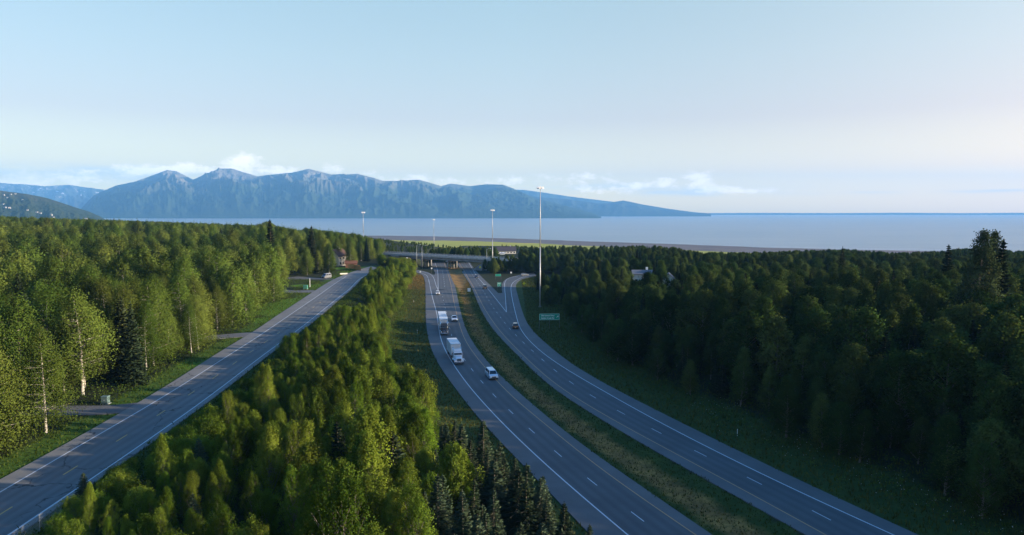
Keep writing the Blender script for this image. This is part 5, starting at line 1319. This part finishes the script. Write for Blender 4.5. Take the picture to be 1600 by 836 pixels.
# ---- houses
def house(x, y, zb, L, Wd, hw, hr, yaw, wall, roofm, label, cat='house', name='house', chim=False, win=3, gablewin=True, name2=None):
    e = empty(name, (x, y, zb), yaw); tag(e, label, cat)
    q = MB(); q.box(-L/2, L/2, -Wd/2, Wd/2, -4, hw)
    n = len(q.v)
    for sx in (-1, 1): q.quad((sx*L/2, -Wd/2, hw+.002), (sx*L/2, Wd/2, hw+.002), (sx*L/2, 0, hw+hr-.15)) 
    w_ = q.build('wall', wall, e)
    q = MB(); o_ = .5; t_ = .22; k = hr/(Wd/2)
    for s in (-1, 1):
        a, b = s*(Wd/2+o_), hw-k*o_
        q.quad((-L/2-o_, a, b), (L/2+o_, a, b), (L/2+o_, 0, hw+hr), (-L/2-o_, 0, hw+hr)); q.quad((-L/2-o_, a, b+t_), (L/2+o_, a, b+t_), (L/2+o_, 0, hw+hr+t_), (-L/2-o_, 0, hw+hr+t_)); q.quad((-L/2-o_, a, b), (L/2+o_, a, b), (L/2+o_, a, b+t_), (-L/2-o_, a, b+t_))
        for sx in (-1, 1): q.quad((sx*(L/2+o_), a, b), (sx*(L/2+o_), 0, hw+hr), (sx*(L/2+o_), 0, hw+hr+t_), (sx*(L/2+o_), a, b+t_))
    rf = q.build('roof', roofm, e)
    if chim: q = MB(); q.box(L*.2, L*.2+.9, .3, 1.2, hw+hr*.5, hw+hr+1.3); q.build('chimney', M_SIGNW if chim == 2 else M_CONC, rf)
    fl = 2 if hw > 4.5 else 1
    if win:
        for f_ in range(fl):
            for j in range(win):
                cx = (j+.5)/win*L-L/2; cz = 1.5+2.8*f_
                q = MB(); q.box(cx-.75, cx+.75, -Wd/2-.03, -Wd/2+.02, cz-.6, cz+.6); wi = q.build('window', M_SIGNW, e); q = MB(); q.box(cx-.62, cx+.62, -Wd/2-.045, -Wd/2-.032, cz-.48, cz+.48); q.build('pane', M_GLASS, wi)
            for sx in (-1, 1):
                q = MB(); q.box(sx*L/2-.03, sx*L/2+.03, -.8, .8, 1.0+2.8*f_, 2.2+2.8*f_); wi = q.build('window', M_SIGNW, e); q = MB(); q.box(sx*L/2-.045, sx*L/2+.045, -.66, .66, 1.12+2.8*f_, 2.08+2.8*f_); q.build('pane', M_GLASS, wi)
        q = MB(); q.box(L*.1, L*.1+1.0, -Wd/2-.05, -Wd/2+.02, 0, 2.1) if False else q.box(-L/2+.25, -L/2+.32+.9, -Wd/2-.05, -Wd/2+.02, -.1, .85); q.build('entry_step', M_CONC, e)
    return e
x, y = atd(527, 402), 402.0; zb = gz(x, y)
house(x, y, zb, 8.5, 8.0, 5.6, 3.6, 1.15, M_CREAM, M_ROOFB, 'cream gabled house among the trees left of the far side road', chim=1)
q = MB(); 
def fencepanel(name, P, h, m, label, cat, post=2.2, slats=True):
    e = empty(name, (0, 0, 0)); tag(e, label, cat)
    for (a, b) in zip(P[:-1], P[1:]):
        n = max(1, int(math.hypot(b[0]-a[0], b[1]-a[1])/post)); 
        for k in range(n):
            u0, u1 = k/n, (k+1)/n; p0 = (a[0]+(b[0]-a[0])*u0, a[1]+(b[1]-a[1])*u0); p1 = (a[0]+(b[0]-a[0])*u1, a[1]+(b[1]-a[1])*u1)
            z0, z1 = gz(*p0), gz(*p1); q = MB()
            q.box(p0[0]-.07, p0[0]+.07, p0[1]-.07, p0[1]+.07, z0-.3, z0+h+.1); q.build('post', m, e)
            q = MB(); d = Vector((p1[0]-p0[0], p1[1]-p0[1], 0)).normalized(); nn_ = Vector((-d.y, d.x, 0))*.03
            for r_ in range(4): lo = .1+r_*(h-.1)/4; hi_ = lo+(h-.1)/4-.03; A = [Vector((p0[0], p0[1], z0+lo)), Vector((p1[0], p1[1], z1+lo)), Vector((p1[0], p1[1], z1+hi_)), Vector((p0[0], p0[1], z0+hi_))]; q.quad(*[v-nn_ for v in A]); q.quad(*[v+nn_ for v in A[::-1]])
            q.build('board_panel', m, e)
    return e
a_, b_ = (atd(543, 385), 385), (atd(563, 372), 372)
fencepanel('wooden_fence', [a_, (atd(553, 384), 384), b_], 2.6, M_WOOD, 'orange stained wooden fence right of the cream house', 'fence')
x, y = atd(548, 392), 392.0; house(x, y, gz(x, y), 6, 4.5, 2.6, 1.2, .2, M_WOODB, M_WOODB, 'brown wooden shed behind the orange fence', 'shed', 'shed', win=0)
e = empty('garden_wall', (atd(536, 352), 352, FZ), .5); tag(e, 'low white garden wall beside the far driveway', 'wall')
q = MB(); q.box(-1.9, 1.9, -.12, .12, -.5, .5); q.build('wall_body', M_CREAM, e); q = MB(); q.box(-2.0, 2.0, -.18, .18, .502, .57); q.build('wall_cap', M_CONC, e)
y = 636.0; x = atd(794.5, y); zb = -5.0
print('house ground', gz(x, y))
house(x-2, y, max(zb, gz(x, y)-.2), 17, 9, 3.0+max(0, 0), 3.4, .05, M_CREAM, M_ROOFD, 'cream house with dark hipped roof beyond the overpass', chim=1, win=6)
x2 = atd(785, y-14); house(x2, y-14, gz(x2, y-14), 4, 3, 1.2, .4, 0, M_SIGNW, M_TRAILER, 'small white roofed shed in front of the dark roofed house', 'shed', 'shed', win=0)
x2 = atd(842, 690); house(x2, 690, zat(398, 690), 4, 4, 2.5, .8, .4, M_CREAM, M_ROOFG, 'pale cottage half hidden behind treetops right of the dark roofed house', 'house', 'house', win=1)
y = 300.0; x = atd(1004, y); house(x, y, zat(422, y)-5.6, 8, 7, 4.2, 1.3, -.1, M_CREAM, M_ROOFG, 'low house with blue grey roof showing above the right forest', chim=2)
y = 285.0; x = atd(1046, y); house(x, y, zat(427, y)-7.6, 6, 5.2, 5.2, 2.4, 1.35, M_CREAM, M_ROOFG, 'pale gabled house wall glimpsed through the right forest')
# hillside houses
from mathutils.bvhtree import BVHTree
ho = bpy.data.objects['hillside']; bv = BVHTree.FromPolygons([v.co[:] for v in ho.data.vertices], [p.vertices[:] for p in ho.data.polygons])
M_HH = mat('weathered_pale_siding', (.42, .40, .38), .8, vary=.1)
rh = random.Random(8)
for k, (px, py, w) in enumerate([(6, 305, 12), (12, 309.5, 13), (17, 304, 14), (24, 303.5, 12), (5, 319.5, 16), (8, 324.5, 18), (15, 325, 16), (35, 312.5, 12), (43, 328.8, 9), (57.5, 332, 14), (63, 333.5, 14), (80, 336, 13), (83, 340, 15), (134.5, 342.5, 17)]):
    d = Vector(((px-800), math.cos(PITCH)*FPX+math.sin(PITCH)*(418-py), -math.sin(PITCH)*FPX+math.cos(PITCH)*(418-py))).normalized()
    hit = bv.ray_cast(Vector((0, 0, CAMZ)), d)
    if hit[0] is None: continue
    p = hit[0]
    hh = empty('hillside_house', (p.x, p.y, p.z-1.5), rh.uniform(-.5, .5)); tag(hh, 'tiny pale house on the wooded hillside at the far left', 'house', 'tiny houses on the far left hillside')
    L = w*.9; q = MB(); q.box(-L/2, L/2, -4, 4, -3, 6.5); q.build('wall', M_HH, hh)
    q = MB(); q.quad((-L/2-.5, -4.6, 6.4), (L/2+.5, -4.6, 6.4), (L/2+.5, 0, 9.6), (-L/2-.5, 0, 9.6)); q.quad((-L/2-.5, 4.6, 6.4), (L/2+.5, 4.6, 6.4), (L/2+.5, 0, 8.6), (-L/2-.5, 0, 8.6)); q.build('roof', M_ROOFG if k % 2 else M_ROOFB, hh)

# ---- chain link fence, lower left
FT = [at(-70, 892, FZ+1.55), at(12.5, 837, FZ+1.55), at(61, 804.5, FZ+1.55), at(96, 781, FZ+1.55)]
fe = empty('chain_link_fence', (FT[0][0], FT[0][1], 0)); tag(fe, 'galvanised chain link fence beside the side road at the lower left', 'fence')
o0 = FT[0]
def rel(p, z): return (p[0]-o0[0], p[1]-o0[1], z)
Lp = [0]
q = MB()
for a_, b_ in zip(FT[:-1], FT[1:]): q.tube(rel(a_, FZ+1.55), rel(b_, FZ+1.55), .035, .035, 8)
q.build('top_rail', M_STEEL, fe)
tot = 0
for a_, b_ in zip(FT[:-1], FT[1:]):
    n = max(1, round(math.hypot(b_[0]-a_[0], b_[1]-a_[1])/3.0))
    for k in range(n):
        p = (a_[0]+(b_[0]-a_[0])*k/n, a_[1]+(b_[1]-a_[1])*k/n); q = MB(); q.tube(rel(p, FZ-1.2), rel(p, FZ+1.6), .04, .04, 8); q.build('post', M_STEEL, fe)
    L = math.hypot(b_[0]-a_[0], b_[1]-a_[1]); d = ((b_[0]-a_[0])/L, (b_[1]-a_[1])/L); q = MB(); s = -1.6
    while s < L:
        for sg in (0, 1):
            s0, s1 = (s, s+1.6) if sg else (s+1.6, s); z0, z1 = FZ-.1, FZ+1.5
            def clip(sa, za, sb, zb_):
                P_ = [(sa, za), (sb, zb_)]
                if max(sa, sb) < 0 or min(sa, sb) > L: return None
                out = []
                for (u, v) in P_:
                    uu = min(max(u, 0), L); out.append((uu, za+(zb_-za)*((uu-sa)/(sb-sa))))
                return out
            r_ = clip(s0, z0, s1, z1)
            if r_:
                (u0, v0), (u1, v1) = r_
                if abs(u1-u0) > .01:
                    A = rel((a_[0]+d[0]*u0, a_[1]+d[1]*u0), v0); B = rel((a_[0]+d[0]*u1, a_[1]+d[1]*u1), v1); q.tube(A, B, .0035, .0035, 3, caps=False)
        s += .065
    q.build('wire_mesh', M_STEEL, fe)
# ---- utility cabinets and post
def cabinet(x, y, z, w, h, d, m, label):
    e = empty('utility_cabinet', (x, y, z)); tag(e, label, 'utility box')
    q = MB(); q.box(-w/2-.1, w/2+.1, -d/2-.1, d/2+.1, -.3, .1); q.build('concrete_pad', M_CONC, e)
    q = MB(); q.box(-w/2, w/2, -d/2, d/2, .102, h, .02, .02); q.build('cabinet_body', m, e, bevel=.02)
    q = MB(); q.box(-w/2-.04, w/2+.04, -d/2-.04, d/2+.04, h+.002, h+.1, .06, .06); q.build('lid', m, e)
    q = MB(); q.box(-w*.42, -.01, -d/2-.02, -d/2-.0, .2, h-.1); q.box(.01, w*.42, -d/2-.02, -d/2-.0, .2, h-.1); dr = q.build('door', m, e); q = MB(); q.box(-.05, .05, -d/2-.05, -d/2-.021, h*.5, h*.6); q.build('handle', M_STEEL, dr)
MGB = mat('green_cabinet_paint', (.06, .22, .15), .5, vary=.1); MGG = mat('grey_green_cabinet_paint', (.11, .17, .16), .5, vary=.15)
x, y = at(477.5, 452, FZ); cabinet(x, y, gz(x, y), 1.6, 1.5, 1.3, MGB, 'green utility box beside the third driveway')
x, y = at(165, 630, FZ); cabinet(x, y, gz(x, y), 1.1, 1.25, .8, MGG, 'grey green utility box on the grass above the nearest driveway')
x, y = at(484.3, 449, FZ); e = empty('wooden_post', (x, y, gz(x, y))); tag(e, 'pale upright post on the lawn right of the green utility box', 'post')
q = MB(); q.tube((0, 0, -.3), (0, 0, 3.6), .14, .12, 8); q.build('shaft', M_TRAILER, e); q = MB(); q.tube((0, 0, 3.601), (0, 0, 3.75), .17, .1, 8); q.build('cap', M_STEEL, e)
# ------------------------------------------------------------------ the air
hz = MB(); hz.box(-21000, 21000, -1500, 20300, -70, 1080)
hm = bpy.data.materials.new('haze'); hm.use_nodes = True; t = hm.node_tree; t.nodes.clear()
pv = nn(t, 'ShaderNodeVolumePrincipled'); pv.inputs['Color'].default_value = (.20, .53, 1.0, 1); pv.inputs['Density'].default_value = HAZE; pv.inputs['Anisotropy'].default_value = 0.0
oo = nn(t, 'ShaderNodeOutputMaterial'); t.links.new(pv.outputs[0], oo.inputs['Volume'])
tag(hz.build('haze', hm), kind='stuff')
